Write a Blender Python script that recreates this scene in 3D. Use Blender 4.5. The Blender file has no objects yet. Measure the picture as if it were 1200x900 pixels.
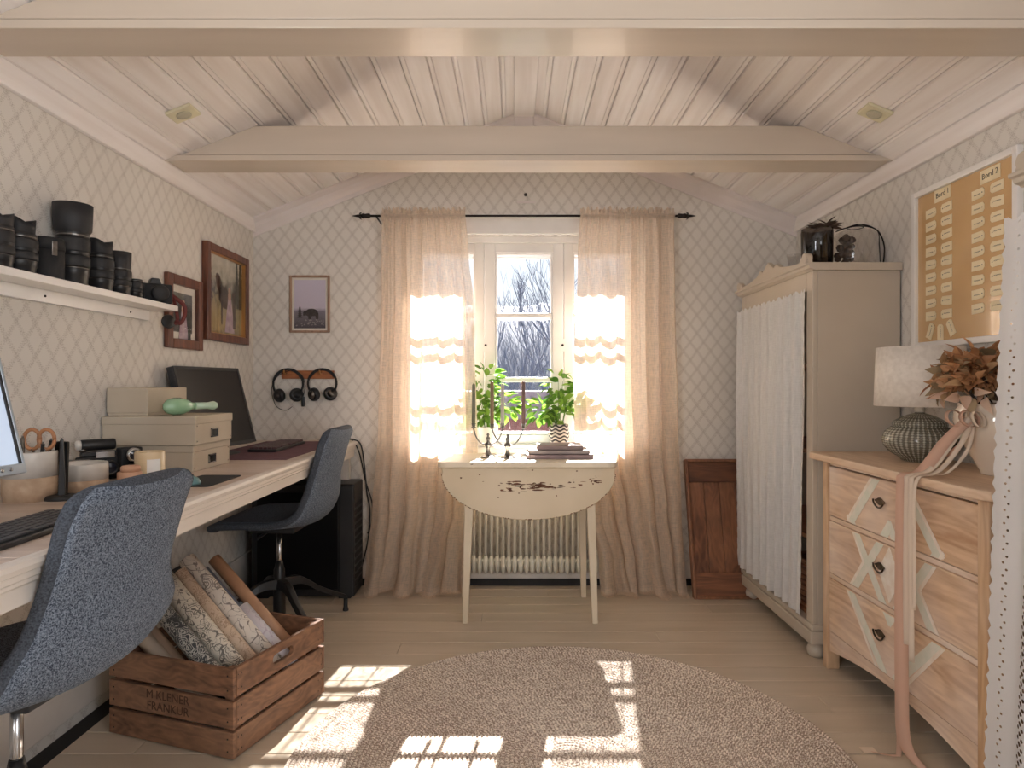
import bpy, math, random
from mathutils import Vector, Matrix, noise
R = math.radians
random.seed(7)
sc = bpy.context.scene
C = sc.collection
F = 770.0                      # focal length in pixels of the 1200 px wide frame
EYE = 1.083

# ------------------------------------------------------------------ camera
cd = bpy.data.cameras.new('camera'); cam = bpy.data.objects.new('camera', cd); C.objects.link(cam)
cd.sensor_width = 36.0; cd.lens = F / 1200 * 36.0
cd.shift_x = -3 / 1200.0; cd.clip_start = 0.05; cd.clip_end = 300
cam.location = (0, 0, EYE); cam.rotation_euler = (R(90), 0, 0)
sc.camera = cam

# ------------------------------------------------------------------ light
w = bpy.data.worlds.new('sky'); sc.world = w; w.use_nodes = True
nt = w.node_tree; bg = nt.nodes['Background']
tc = nt.nodes.new('ShaderNodeTexCoord'); sep = nt.nodes.new('ShaderNodeSeparateXYZ')
rp = nt.nodes.new('ShaderNodeValToRGB')
rp.color_ramp.elements[0].position = 0.0; rp.color_ramp.elements[0].color = (0.90, 0.95, 1.0, 1)
rp.color_ramp.elements[1].position = 0.7; rp.color_ramp.elements[1].color = (0.55, 0.74, 1.0, 1)
nt.links.new(tc.outputs['Generated'], sep.inputs[0]); nt.links.new(sep.outputs['Z'], rp.inputs[0])
nt.links.new(rp.outputs[0], bg.inputs[0]); bg.inputs[1].default_value = 0.66

sd = bpy.data.lights.new('sun', 'SUN'); sun = bpy.data.objects.new('sun', sd); C.objects.link(sun)
sd.energy = 42.0; sd.angle = R(0.6); sd.color = (1.0, 0.98, 0.96)
AZ = R(7.9)
sdir = Vector((-math.sin(AZ), -math.cos(AZ), -0.79)).normalized()     # the way the light travels
sun.rotation_euler = sdir.to_track_quat('-Z', 'Y').to_euler()

YR_ = -1.60
def area(name, loc, rot, sx, sy, power, col):
    d = bpy.data.lights.new(name, 'AREA'); d.shape = 'RECTANGLE'; d.size = sx; d.size_y = sy
    d.energy = power; d.color = col
    o = bpy.data.objects.new(name, d); C.objects.link(o); o.location = loc; o.rotation_euler = rot
    return o
area('right_fill_light', (1.46, -0.75, 1.25), Vector((-1, .42, -.02)).to_track_quat('-Z', 'Y').to_euler(), 1.2, 1.1, 24, (0.90, 0.95, 1.0))  # added cool fill lamp behind the camera, brightens left wall and near chair
area('left_fill_light', (-1.35, -0.75, 1.30), Vector((1, .62, -.04)).to_track_quat('-Z', 'Y').to_euler(), 1.1, 1.0, 21, (0.93, 0.96, 1.0))  # second added fill lamp, out of view, lifts the dresser front
po = area('window_portal', (0.05, 3.80, 1.31), (R(-90), 0, 0), 1.32, 1.16, 1, (1, 1, 1)); po.data.cycles.is_portal = True

sc.view_settings.view_transform = 'Standard'; sc.view_settings.look = 'None'
sc.view_settings.gamma = 1.0; sc.view_settings.use_curve_mapping = False
sc.view_settings.exposure = 1.05
sc.cycles.max_bounces = 10; sc.cycles.diffuse_bounces = 5; sc.cycles.transmission_bounces = 8
sc.cycles.transparent_max_bounces = 16; sc.cycles.glossy_bounces = 4
sc.cycles.sample_clamp_indirect = 6.0; sc.cycles.caustics_reflective = False
sc.cycles.use_denoising = True

# ------------------------------------------------------------------ helpers
ORG = {}
def at(px, py, Y):
    return Vector(((px - 603) * Y / F, Y, EYE - (py - 450) * Y / F))
def thing(name, label, cat, loc=(0, 0, 0), rz=0, group=None):
    o = bpy.data.objects.new(name, None); C.objects.link(o); o.empty_display_size = 0.05
    o.location = loc; o.rotation_euler = (0, 0, rz)
    o['label'] = label; o['category'] = cat
    if group: o['group'] = group
    ORG[o] = Vector(loc)
    return o
def tag(o, label=None, cat=None, group=None, kind=None):
    if label: o['label'] = label
    if cat: o['category'] = cat
    if group: o['group'] = group
    if kind: o['kind'] = kind
    return o
def setting(name):
    o = bpy.data.objects.new(name, None); C.objects.link(o); o['kind'] = 'structure'; ORG[o] = Vector((0, 0, 0)); return o

class MB:
    def __init__(s): s.v = []; s.f = []; s.sm = []; s.uv = None
    def add(s, vs, fs, sm=False):
        n = len(s.v); s.v += [Vector(a) for a in vs]
        s.f += [[n + i for i in f] for f in fs]; s.sm += [sm] * len(fs)
        return s
    def box(s, x0, x1, y0, y1, z0, z1, M=None):
        vs = [Vector((x, y, z)) for x in (x0, x1) for y in (y0, y1) for z in (z0, z1)]
        if M: vs = [M @ a for a in vs]
        return s.add(vs, [[0, 1, 3, 2], [4, 6, 7, 5], [0, 4, 5, 1], [2, 3, 7, 6], [0, 2, 6, 4], [1, 5, 7, 3]])
    def lathe(s, prof, c=(0, 0, 0), seg=24, M=None, sm=True, mod=None, cap=True):
        vs = []; fs = []; n = len(prof); c = Vector(c)
        for i in range(seg):
            a = 2 * math.pi * i / seg
            for j, (r, z) in enumerate(prof):
                rr = r * (mod(a, j, z) if mod else 1)
                p = Vector((rr * math.cos(a), rr * math.sin(a), z))
                vs.append((M @ p if M else p) + c)
        for i in range(seg):
            k = (i + 1) % seg
            for j in range(n - 1):
                fs.append([i * n + j, k * n + j, k * n + j + 1, i * n + j + 1])
        s.add(vs, fs, sm)
        b = len(s.v) - len(vs)
        if cap:
            if prof[0][0] > 1e-5: s.f.append([b + i * n for i in reversed(range(seg))]); s.sm.append(False)
            if prof[-1][0] > 1e-5: s.f.append([b + i * n + n - 1 for i in range(seg)]); s.sm.append(False)
        return s
    def tube(s, pts, r, seg=8, sm=True, flat=1.0, up=None):
        pts = [Vector(p) for p in pts]; n = len(pts)
        rs = r if isinstance(r, (list, tuple)) else [r] * n
        vs = []; fs = []; u = None
        for i, p in enumerate(pts):
            t = (pts[min(i + 1, n - 1)] - pts[max(i - 1, 0)]).normalized()
            if up is not None: u = Vector(up)
            elif u is None: u = Vector((0, 0, 1)) if abs(t.z) < .9 else Vector((1, 0, 0))
            u = (u - t * u.dot(t)).normalized(); b = t.cross(u)
            for k in range(seg):
                a = 2 * math.pi * k / seg + math.pi / seg
                vs.append(p + (u * math.cos(a) * flat + b * math.sin(a)) * rs[i])
        for i in range(n - 1):
            for k in range(seg):
                j = (k + 1) % seg
                fs.append([i * seg + k, i * seg + j, (i + 1) * seg + j, (i + 1) * seg + k])
        fs2 = [list(reversed(range(seg))), [(n - 1) * seg + k for k in range(seg)]]
        s.add(vs, fs + fs2, sm); s.sm[-1] = s.sm[-2] = False
        return s
    def prism(s, poly, M, d0, d1):
        """poly in (a,b) mapped by M as (a,b,d)"""
        n = len(poly)
        vs = [M @ Vector((a, b, d0)) for a, b in poly] + [M @ Vector((a, b, d1)) for a, b in poly]
        fs = [list(reversed(range(n))), [n + i for i in range(n)]]
        for i in range(n):
            j = (i + 1) % n; fs.append([i, j, n + j, n + i])
        return s.add(vs, fs)
    def grid(s, P, sm=True):
        nu = len(P); nv = len(P[0])
        return s.add([p for row in P for p in row],
                     [[i * nv + j, (i + 1) * nv + j, (i + 1) * nv + j + 1, i * nv + j + 1] for i in range(nu - 1) for j in range(nv - 1)], sm)
    def mesh(s, name, off=Vector((0, 0, 0))):
        m = bpy.data.meshes.new(name)
        m.from_pydata([tuple(a - off) for a in s.v], [], s.f)
        m.polygons.foreach_set('use_smooth', s.sm)
        if s.uv is not None:
            l = m.uv_layers.new(name='UVMap')
            for lp in m.loops: l.data[lp.index].uv = s.uv[lp.vertex_index]
        m.update(); return m
    def build(s, name, mat, parent=None, bev=0, seg=2, solid=0, sub=0, recalc=True, local=False, kind=None, label=None):
        r = parent
        while r is not None and r.parent is not None: r = r.parent
        off = ORG.get(r, Vector((0, 0, 0))) if not local else Vector((0, 0, 0))
        m = s.mesh(name, off)
        if recalc:
            import bmesh
            b = bmesh.new(); b.from_mesh(m); bmesh.ops.recalc_face_normals(b, faces=b.faces); b.to_mesh(m); b.free()
        o = bpy.data.objects.new(name, m); C.objects.link(o); m.materials.append(mat)
        if parent is not None: o.parent = parent
        if solid:
            q = o.modifiers.new('solid', 'SOLIDIFY'); q.thickness = solid; q.offset = 0
        if sub:
            q = o.modifiers.new('sub', 'SUBSURF'); q.levels = sub; q.render_levels = sub
        if bev:
            q = o.modifiers.new('bevel', 'BEVEL'); q.width = bev; q.segments = seg; q.limit_method = 'ANGLE'; q.angle_limit = R(35)
        if kind: o['kind'] = kind
        if label: o['label'] = label
        return o
def copyo(src, parent=None, loc=None, rot=None, scale=None, M=None):
    o = src.copy(); C.objects.link(o)
    o.parent = parent
    if M is not None: o.matrix_local = M
    if loc is not None: o.location = loc
    if rot is not None: o.rotation_euler = rot
    if scale is not None: o.scale = scale
    return o
def copy_tree(o, parent=None):
    c = o.copy(); C.objects.link(c); c.parent = parent
    for ch in [x for x in C.objects if x.parent == o]: copy_tree(ch, c)
    return c
def rotM(loc, rz=0, rx=0, ry=0):
    return Matrix.Translation(loc) @ Matrix.Rotation(rz, 4, 'Z') @ Matrix.Rotation(ry, 4, 'Y') @ Matrix.Rotation(rx, 4, 'X')
def frame_of(o, a, b):
    """matrix taking (a,b,d) to o + a*A + b*B + d*(AxB)"""
    A = Vector(a).normalized(); B = Vector(b).normalized(); D = A.cross(B)
    M = Matrix.Identity(4)
    for i, c in enumerate((A, B, D, Vector(o))):
        for j in range(3): M[j][i] = c[j]
    return M
def cr(pts, n):
    """catmull rom through tuples, n steps per span"""
    out = []; P = [pts[0]] + list(pts) + [pts[-1]]
    for i in range(1, len(P) - 2):
        for k in range(n):
            t = k / n
            out.append(tuple(0.5 * ((2 * b) + (c - a) * t + (2 * a - 5 * b + 4 * c - d) * t * t + (3 * b - a - 3 * c + d) * t ** 3)
                             for a, b, c, d in zip(P[i - 1], P[i], P[i + 1], P[i + 2])))
    out.append(tuple(pts[-1])); return out

# ------------------------------------------------------------------ materials
def srgb(r, g, b):
    f = lambda c: (c / 255 / 12.92) if c <= 10 else ((c / 255 + .055) / 1.055) ** 2.4
    return (f(r), f(g), f(b), 1)
def N(nt, t, **k):
    n = nt.nodes.new(t)
    for a, b in k.items(): setattr(n, a, b)
    return n
def math_(nt, op, a, b=None, c=None):
    n = N(nt, 'ShaderNodeMath', operation=op)
    for i, x in enumerate((a, b, c)):
        if x is None: continue
        if isinstance(x, (int, float)): n.inputs[i].default_value = x
        else: nt.links.new(x, n.inputs[i])
    return n.outputs[0]
def mixc(nt, fac, a, b):
    n = N(nt, 'ShaderNodeMix', data_type='RGBA')
    if isinstance(fac, (int, float)): n.inputs[0].default_value = fac
    else: nt.links.new(fac, n.inputs[0])
    for i, x in ((6, a), (7, b)):
        if isinstance(x, tuple): n.inputs[i].default_value = x
        else: nt.links.new(x, n.inputs[i])
    return n.outputs[2]
def base(name, rough=.6, metal=0, spec=.5, coat=0):
    m = bpy.data.materials.new(name); m.use_nodes = True
    b = m.node_tree.nodes['Principled BSDF']
    b.inputs['Roughness'].default_value = rough; b.inputs['Metallic'].default_value = metal
    b.inputs['Specular IOR Level'].default_value = spec; b.inputs['Coat Weight'].default_value = coat
    return m, m.node_tree, b
def noisen(nt, scale, stretch=(1, 1, 1), detail=3, rnd=False, rough=.5, dist=0):
    t = N(nt, 'ShaderNodeTexCoord'); mp = N(nt, 'ShaderNodeMapping'); mp.inputs['Scale'].default_value = stretch
    nt.links.new(t.outputs['Object'], mp.inputs[0])
    n = N(nt, 'ShaderNodeTexNoise'); n.inputs['Scale'].default_value = scale; n.inputs['Detail'].default_value = detail
    n.inputs['Roughness'].default_value = rough; n.inputs['Distortion'].default_value = dist
    if rnd:
        oi = N(nt, 'ShaderNodeObjectInfo'); mu = math_(nt, 'MULTIPLY', oi.outputs['Random'], 37.0)
        cb = N(nt, 'ShaderNodeCombineXYZ'); [nt.links.new(mu, cb.inputs[i]) for i in range(3)]
        ad = N(nt, 'ShaderNodeVectorMath', operation='ADD'); nt.links.new(mp.outputs[0], ad.inputs[0]); nt.links.new(cb.outputs[0], ad.inputs[1])
        nt.links.new(ad.outputs[0], n.inputs['Vector'])
    else: nt.links.new(mp.outputs[0], n.inputs['Vector'])
    return n.outputs[0]
def ramp(nt, x, p0, p1, c0=(0, 0, 0, 1), c1=(1, 1, 1, 1)):
    r = N(nt, 'ShaderNodeValToRGB'); nt.links.new(x, r.inputs[0])
    r.color_ramp.elements[0].position = p0; r.color_ramp.elements[0].color = c0
    r.color_ramp.elements[1].position = p1; r.color_ramp.elements[1].color = c1
    return r.outputs[0]
def bumpn(nt, b, h, strength, dist=.002):
    n = N(nt, 'ShaderNodeBump'); n.inputs['Strength'].default_value = strength; n.inputs['Distance'].default_value = dist
    nt.links.new(h, n.inputs['Height']); nt.links.new(n.outputs[0], b.inputs['Normal'])
def mat(name, c, c2=None, rough=.6, metal=0, scale=6, stretch=(1, 1, 1), bump=0, bscale=80, rnd=False, p=(.35, .65), coat=0, spec=.5, detail=3, dist=.002):
    m, nt, b = base(name, rough, metal, spec, coat)
    if c2 is None: c2 = tuple(x * .86 for x in c[:3]) + (1,)
    n = noisen(nt, scale, stretch, detail, rnd)
    nt.links.new(ramp(nt, n, p[0], p[1], c, c2), b.inputs['Base Color'])
    if bump:
        nb = noisen(nt, bscale, stretch if bscale < 60 else (1, 1, 1), 4, rnd)
        bumpn(nt, b, nb, bump, dist)
    return m
def wood(name, c, c2, axis=0, scale=3.0, rough=.55, white=None, wamt=.5, knots=None, bump=.25, rings=26):
    """grain along one object axis"""
    m, nt, b = base(name, rough)
    st = [9, 9, 9]; st[axis] = .8
    g = noisen(nt, scale, tuple(st), 5, True, .6, .6)
    st2 = [3.0, 3.0, 3.0]; st2[axis] = .45
    big = noisen(nt, scale, tuple(st2), 2, True, .5)
    s = math_(nt, 'SINE', math_(nt, 'MULTIPLY', big, rings * 3.0))
    s = math_(nt, 'MULTIPLY', math_(nt, 'ADD', s, 1.0), .5)
    k = math_(nt, 'ADD', math_(nt, 'MULTIPLY', s, .16), math_(nt, 'MULTIPLY', g, 1.0))
    col = ramp(nt, k, .36, .80, c, c2)
    if white:
        wn = noisen(nt, 2.5, (1, 1, 1), 4, True)
        col = mixc(nt, math_(nt, 'MULTIPLY', ramp(nt, wn, .35, .7), wamt), col, white)
    if knots:
        t = N(nt, 'ShaderNodeTexCoord'); v = N(nt, 'ShaderNodeTexVoronoi'); v.inputs['Scale'].default_value = knots
        mp = N(nt, 'ShaderNodeMapping'); s3 = [1.6, 1.6, 1.6]; s3[axis] = .8; mp.inputs['Scale'].default_value = s3
        nt.links.new(t.outputs['Object'], mp.inputs[0]); nt.links.new(mp.outputs[0], v.inputs['Vector'])
        kk = ramp(nt, v.outputs['Distance'], .03, .09, (1, 1, 1, 1), (0, 0, 0, 1))
        col = mixc(nt, math_(nt, 'MULTIPLY', kk, .7), col, tuple(x * .35 for x in c2[:3]) + (1,))
    nt.links.new(col, b.inputs['Base Color'])
    bumpn(nt, b, k, bump, .0015)
    return m
def chipped(name, paint, paint2, under, amt=.62, stretch=(1, 1, 1), scale=9, rough=.55):
    m, nt, b = base(name, rough)
    a = noisen(nt, scale, stretch, 6, True, .62)
    p = ramp(nt, noisen(nt, 3, (1, 1, 1), 3, True), .3, .7, paint, paint2)
    k = ramp(nt, a, amt, amt + .02)
    nt.links.new(mixc(nt, k, p, under), b.inputs['Base Color'])
    bumpn(nt, b, math_(nt, 'SUBTRACT', 1.0, k), .5, .001)
    return m
def wallpaper(name, axis):
    m, nt, b = base(name, .85, spec=.25)
    t = N(nt, 'ShaderNodeTexCoord'); s = N(nt, 'ShaderNodeSeparateXYZ'); nt.links.new(t.outputs['Object'], s.inputs[0])
    u = math_(nt, 'DIVIDE', s.outputs[axis], .073); v = math_(nt, 'DIVIDE', s.outputs[2], .097)
    masks = []
    for sg in (1, -1):
        a = math_(nt, 'ADD' if sg > 0 else 'SUBTRACT', u, v)
        c = math_(nt, 'SUBTRACT' if sg > 0 else 'ADD', u, v)
        fr = math_(nt, 'ABSOLUTE', math_(nt, 'SUBTRACT', math_(nt, 'FRACT', a), .5))
        stem = math_(nt, 'MULTIPLY', math_(nt, 'GREATER_THAN', .020, fr), .55)
        ws = [stem]
        for k, (o_, ph) in enumerate(((.055, 0), (.115, .5))):
            off = math_(nt, 'ABSOLUTE', math_(nt, 'SUBTRACT', fr, o_))
            dots = math_(nt, 'GREATER_THAN', math_(nt, 'SINE', math_(nt, 'MULTIPLY', math_(nt, 'ADD', c, ph / 8), 2 * math.pi * 8)), -.1 if k == 0 else .35)
            ws.append(math_(nt, 'MULTIPLY', math_(nt, 'MULTIPLY', math_(nt, 'GREATER_THAN', .026, off), dots), 1.0 - .25 * k))
        masks.append(math_(nt, 'MAXIMUM', math_(nt, 'MAXIMUM', ws[0], ws[1]), ws[2]))
    k = math_(nt, 'MAXIMUM', masks[0], masks[1])
    nz = noisen(nt, 160, (1, 1, 1), 2)
    k = math_(nt, 'MULTIPLY', k, math_(nt, 'ADD', math_(nt, 'MULTIPLY', ramp(nt, nz, .35, .6), .45), .10 if axis == 1 else .18))
    bgc = ramp(nt, noisen(nt, 1.7, (1, 1, 1), 3), .3, .7, srgb(222, 217, 210), srgb(215, 209, 201))
    nt.links.new(mixc(nt, k, bgc, srgb(146, 132, 122)), b.inputs['Base Color'])
    bumpn(nt, b, nz, .08, .0006)
    return m
def cloth(name, c, c2, transl=.45, transp=.12, weave=900, holes=None):
    m = bpy.data.materials.new(name); m.use_nodes = True; nt = m.node_tree
    for n in list(nt.nodes): nt.nodes.remove(n)
    out = N(nt, 'ShaderNodeOutputMaterial')
    t = N(nt, 'ShaderNodeTexCoord'); mp = N(nt, 'ShaderNodeMapping'); mp.inputs['Scale'].default_value = (1, .12, 1)
    nt.links.new(t.outputs['UV'], mp.inputs[0])
    n1 = N(nt, 'ShaderNodeTexNoise'); n1.inputs['Scale'].default_value = weave * .25; nt.links.new(mp.outputs[0], n1.inputs['Vector'])
    mp2 = N(nt, 'ShaderNodeMapping'); mp2.inputs['Scale'].default_value = (.12, 1, 1); nt.links.new(t.outputs['UV'], mp2.inputs[0])
    n2 = N(nt, 'ShaderNodeTexNoise'); n2.inputs['Scale'].default_value = weave * .25; nt.links.new(mp2.outputs[0], n2.inputs['Vector'])
    k = math_(nt, 'MULTIPLY', math_(nt, 'ADD', n1.outputs[0], n2.outputs[0]), .5)
    col = ramp(nt, k, .35, .65, c, c2)
    d = N(nt, 'ShaderNodeBsdfDiffuse'); nt.links.new(col, d.inputs[0])
    tl = N(nt, 'ShaderNodeBsdfTranslucent'); nt.links.new(col, tl.inputs[0])
    tp = N(nt, 'ShaderNodeBsdfTransparent')
    a = N(nt, 'ShaderNodeMixShader'); a.inputs[0].default_value = transl; nt.links.new(d.outputs[0], a.inputs[1]); nt.links.new(tl.outputs[0], a.inputs[2])
    b2 = N(nt, 'ShaderNodeMixShader')
    f = math_(nt, 'MULTIPLY', ramp(nt, k, .38, .62, (1, 1, 1, 1), (0, 0, 0, 1)), transp * 2)
    if holes:
        s = N(nt, 'ShaderNodeSeparateXYZ'); nt.links.new(t.outputs['UV'], s.inputs[0])
        hm = None
        for (u0, per, rad, vper, vo) in holes:
            du = math_(nt, 'SUBTRACT', math_(nt, 'FRACT', math_(nt, 'DIVIDE', math_(nt, 'SUBTRACT', s.outputs[0], u0), per)), .5)
            du = math_(nt, 'MULTIPLY', du, per)
            dv = math_(nt, 'SUBTRACT', math_(nt, 'FRACT', math_(nt, 'ADD', math_(nt, 'DIVIDE', s.outputs[1], vper), vo)), .5)
            dv = math_(nt, 'MULTIPLY', dv, vper)
            r2 = math_(nt, 'ADD', math_(nt, 'MULTIPLY', du, du), math_(nt, 'MULTIPLY', dv, dv))
            h = math_(nt, 'GREATER_THAN', rad * rad, r2)
            hm = h if hm is None else math_(nt, 'MAXIMUM', hm, h)
        f = math_(nt, 'MAXIMUM', f, hm)
    nt.links.new(f, b2.inputs[0]); nt.links.new(a.outputs[0], b2.inputs[1]); nt.links.new(tp.outputs[0], b2.inputs[2])
    nt.links.new(b2.outputs[0], out.inputs[0])
    return m
def glassm(name, tint=(1, 1, 1, 1), refl=.06):
    m = bpy.data.materials.new(name); m.use_nodes = True; nt = m.node_tree
    for n in list(nt.nodes): nt.nodes.remove(n)
    out = N(nt, 'ShaderNodeOutputMaterial'); tp = N(nt, 'ShaderNodeBsdfTransparent'); tp.inputs[0].default_value = tint
    g = N(nt, 'ShaderNodeBsdfGlossy'); g.inputs['Roughness'].default_value = .03
    lw = N(nt, 'ShaderNodeLayerWeight'); lw.inputs[0].default_value = .25
    f = math_(nt, 'ADD', math_(nt, 'MULTIPLY', lw.outputs['Facing'], .35), refl)
    f = math_(nt, 'MULTIPLY', f, .6)
    mx = N(nt, 'ShaderNodeMixShader'); nt.links.new(f, mx.inputs[0]); nt.links.new(tp.outputs[0], mx.inputs[1]); nt.links.new(g.outputs[0], mx.inputs[2])
    nt.links.new(mx.outputs[0], out.inputs[0]); return m
def leafm(name, c, c2, tl=.4, scale=20, rough=.5):
    m, nt, b = base(name, rough)
    oi = N(nt, 'ShaderNodeObjectInfo')
    col = ramp(nt, oi.outputs['Random'], 0, 1, c, c2)
    nt.links.new(col, b.inputs['Base Color'])
    t = N(nt, 'ShaderNodeBsdfTranslucent'); nt.links.new(col, t.inputs[0])
    mx = N(nt, 'ShaderNodeMixShader'); mx.inputs[0].default_value = tl
    nt.links.new(b.outputs[0], mx.inputs[1]); nt.links.new(t.outputs[0], mx.inputs[2])
    nt.links.new(mx.outputs[0], nt.nodes['Material Output'].inputs[0]); return m

M = {}
M['wallx'] = wallpaper('wallpaper_end', 0); M['wally'] = wallpaper('wallpaper_side', 1)
M['ceil'] = mat('whitewashed_ceiling_board', srgb(243, 237, 234), srgb(230, 221, 216), .6, 0, 3, (7, .4, 7), .1, 90, True, coat=.1)
M['ceilback'] = mat('ceiling_lining', srgb(120, 105, 98), rough=.8)
M['trim'] = mat('trim_paint', srgb(225, 215, 212), srgb(214, 204, 200), .45, scale=4, coat=.1)
M['beam'] = mat('beam_paint', srgb(206, 192, 176), srgb(198, 184, 168), .34, scale=2, stretch=(.4, 4, 4), bump=.06, bscale=60, coat=.15)
M['floor'] = mat('painted_floor_board', srgb(200, 184, 164), srgb(190, 174, 153), .33, scale=3, stretch=(.6, 5, 5), bump=.12, bscale=55, rnd=True, coat=.15)
M['gap'] = mat('floor_gap_dark', srgb(70, 58, 48), rough=.9)
M['darkstrip'] = mat('dark_floor_edge', srgb(38, 34, 33), rough=.7)
M['basew'] = mat('baseboard_paint', srgb(222, 214, 206), rough=.45)
M['winw'] = mat('window_white_paint', srgb(238, 234, 230), srgb(228, 223, 219), .35, scale=5, coat=.2)
M['glass'] = glassm('window_glass')
M['clear'] = glassm('picture_glass', (1, 1, 1, 1), .0)
M['jar_glass'] = glassm('jar_glass', (.93, .93, .93, 1), .08)
M['dark_jar'] = glassm('smoked_glass', (.35, .30, .27, 1), .1)
M['black'] = mat('black_plastic', srgb(24, 24, 26), srgb(30, 30, 32), .38, bump=.05)
M['blackm'] = mat('black_matte', srgb(30, 30, 33), srgb(38, 38, 40), .6)
M['rubber'] = mat('black_rubber', srgb(34, 34, 36), srgb(28, 28, 30), .75, bump=.2, bscale=200)
M['screen'] = mat('black_screen', srgb(10, 10, 12), srgb(13, 13, 15), .3, spec=.25)
M['chrome'] = mat('chrome', srgb(190, 190, 192), rough=.2, metal=1)
M['silver'] = mat('aged_silver', srgb(150, 146, 142), srgb(90, 86, 82), .3, 1, scale=30)
M['antique'] = mat('antique_brass', srgb(120, 104, 88), srgb(56, 46, 40), .35, .8, scale=60)
M['iron'] = mat('dark_iron', srgb(48, 40, 36), srgb(30, 26, 24), .45, .7, scale=20)
M['linen'] = cloth('linen_curtain', srgb(240, 224, 206), srgb(222, 202, 182), .50, .17)
M['lace'] = cloth('white_lace', srgb(246, 245, 244), srgb(232, 231, 230), .3, .10)
M['eyelet'] = cloth('eyelet_cotton', srgb(240, 239, 238), srgb(228, 226, 226), .3, .05,
                    holes=[(.0, .11, 0.0050, .022, 0), (.0085, .11, .0042, .022, .5), (-.0085, .11, .0042, .022, .5),
                           (.004, .11, .003, .044, .27), (-.004, .11, .003, .044, .77), (.055, .11, .0026, .030, .1), (.062, .11, .0026, .030, .6)])
M['tabtop'] = chipped('table_top_paint', srgb(232, 220, 198), srgb(214, 198, 172), srgb(92, 62, 42), .66, (2, 6, 6), 5, .4)
M['tabpaint'] = chipped('distressed_cream_paint', srgb(218, 202, 176), srgb(204, 187, 158), srgb(98, 60, 38), .655, (.8, 3, 3.6), 5)
M['legpaint'] = chipped('distressed_leg_paint', srgb(222, 208, 184), srgb(208, 192, 166), srgb(110, 78, 52), .68, (5, 5, 1), 8)
M['wardrobe'] = mat('wardrobe_paint', srgb(194, 182, 166), srgb(184, 171, 155), .42, scale=2, bump=.05, coat=.1)
M['pine'] = wood('whitewashed_pine', srgb(228, 198, 166), srgb(182, 142, 110), 1, 3.0, .5, srgb(236, 222, 212), .8, 3.1)
M['pinetop'] = wood('pine_top', srgb(216, 184, 150), srgb(180, 140, 104), 1, 3.0, .42, srgb(226, 206, 186), .5)
M['pinev'] = wood('pine_post', srgb(212, 176, 136), srgb(170, 128, 90), 2, 3.0, .5, srgb(226, 206, 186), .4)
M['pinedark'] = wood('old_pine_side', srgb(150, 120, 90), srgb(96, 72, 52), 2, 3.0, .6, srgb(180, 160, 140), .3, 3)
M['mint'] = mat('pale_mint_paint', srgb(214, 216, 202), srgb(226, 222, 210), .55, scale=30)
M['whitep'] = mat('white_paint_line', srgb(240, 232, 222), srgb(228, 214, 198), .55, scale=30)
M['deskp'] = wood('whitewashed_desk_board', srgb(204, 184, 168), srgb(176, 154, 138), 0, 3, .36, srgb(222, 208, 198), .6)
M['deskedge'] = mat('desk_edge_paint', srgb(222, 214, 206), srgb(210, 200, 190), .42, scale=4, stretch=(1, .3, 1))
M['crate'] = wood('old_crate_wood', srgb(138, 98, 72), srgb(78, 52, 38), 0, 4, .65, srgb(170, 132, 104), .35, None, .6)
M['tray'] = wood('worn_brown_wood', srgb(146, 94, 64), srgb(90, 54, 36), 2, 3, .5, srgb(170, 120, 86), .4, None, .4)
M['framew'] = wood('mahogany_frame', srgb(122, 72, 50), srgb(80, 44, 32), 2, 4, .35, None)
M['framel'] = wood('light_frame_wood', srgb(170, 136, 112), srgb(140, 108, 88), 2, 4, .5, None)
M['gold'] = mat('gilt_line', srgb(190, 140, 84), rough=.35, metal=.6)
M['matboard'] = mat('mat_board', srgb(228, 222, 210), rough=.8)
M['metalw'] = mat('radiator_enamel', srgb(226, 222, 208), srgb(216, 210, 196), .35, scale=3)
M['wick'] = mat('wick', srgb(230, 226, 214), rough=.8)

# ------------------------------------------------------------------ room
XL, XR, YB, YR = -1.411, 1.522, 3.55, -1.60
XM = (XL + XR) / 2 - .004; WZ = 1.968; SL = .393
def zc(x): return WZ + SL * ((x - XL) if x < XM else (XR - x))
ZR = zc(XM - 1e-6)
WX0, WX1, WZ0, WZ1 = -.600, .700, .735, 1.885        # window opening
def end_wall(name, y0, y1, hole, m):
    mb = MB()
    def poly(pts): mb.prism(pts, frame_of((0, 0, 0), (1, 0, 0), (0, 0, 1)), -y0, -y1)
    hx0, hx1, hz0, hz1 = hole
    poly([(XL - .1, -.1), (hx0, -.1), (hx0, zc(hx0) + .03), (XL - .1, zc(XL - .1) + .03)])
    poly([(hx1, -.1), (XR + .1, -.1), (XR + .1, zc(XR + .1) + .03), (hx1, zc(hx1) + .03)])
    poly([(hx0, -.1), (hx1, -.1), (hx1, hz0), (hx0, hz0)])
    poly([(hx0, hz1), (hx1, hz1), (hx1, zc(hx1) + .03), (XM, ZR + .03), (hx0, zc(hx0) + .03)])
    o = mb.build(name, m); o['kind'] = 'structure'; return o
end_wall('wall_back', YB, YB + .24, (WX0, WX1, WZ0, WZ1), M['wallx'])
end_wall('wall_front', YR - .2, YR, (.0, .001, .6, .601), M['wallx'])
for nm, x0, x1 in (('wall_left', XL - .15, XL), ('wall_right', XR, XR + .15)):
    o = MB().box(x0, x1, YR - .2, YB + .24, -.1, WZ + .05).build(nm, M['wally']); o['kind'] = 'structure'
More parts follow.
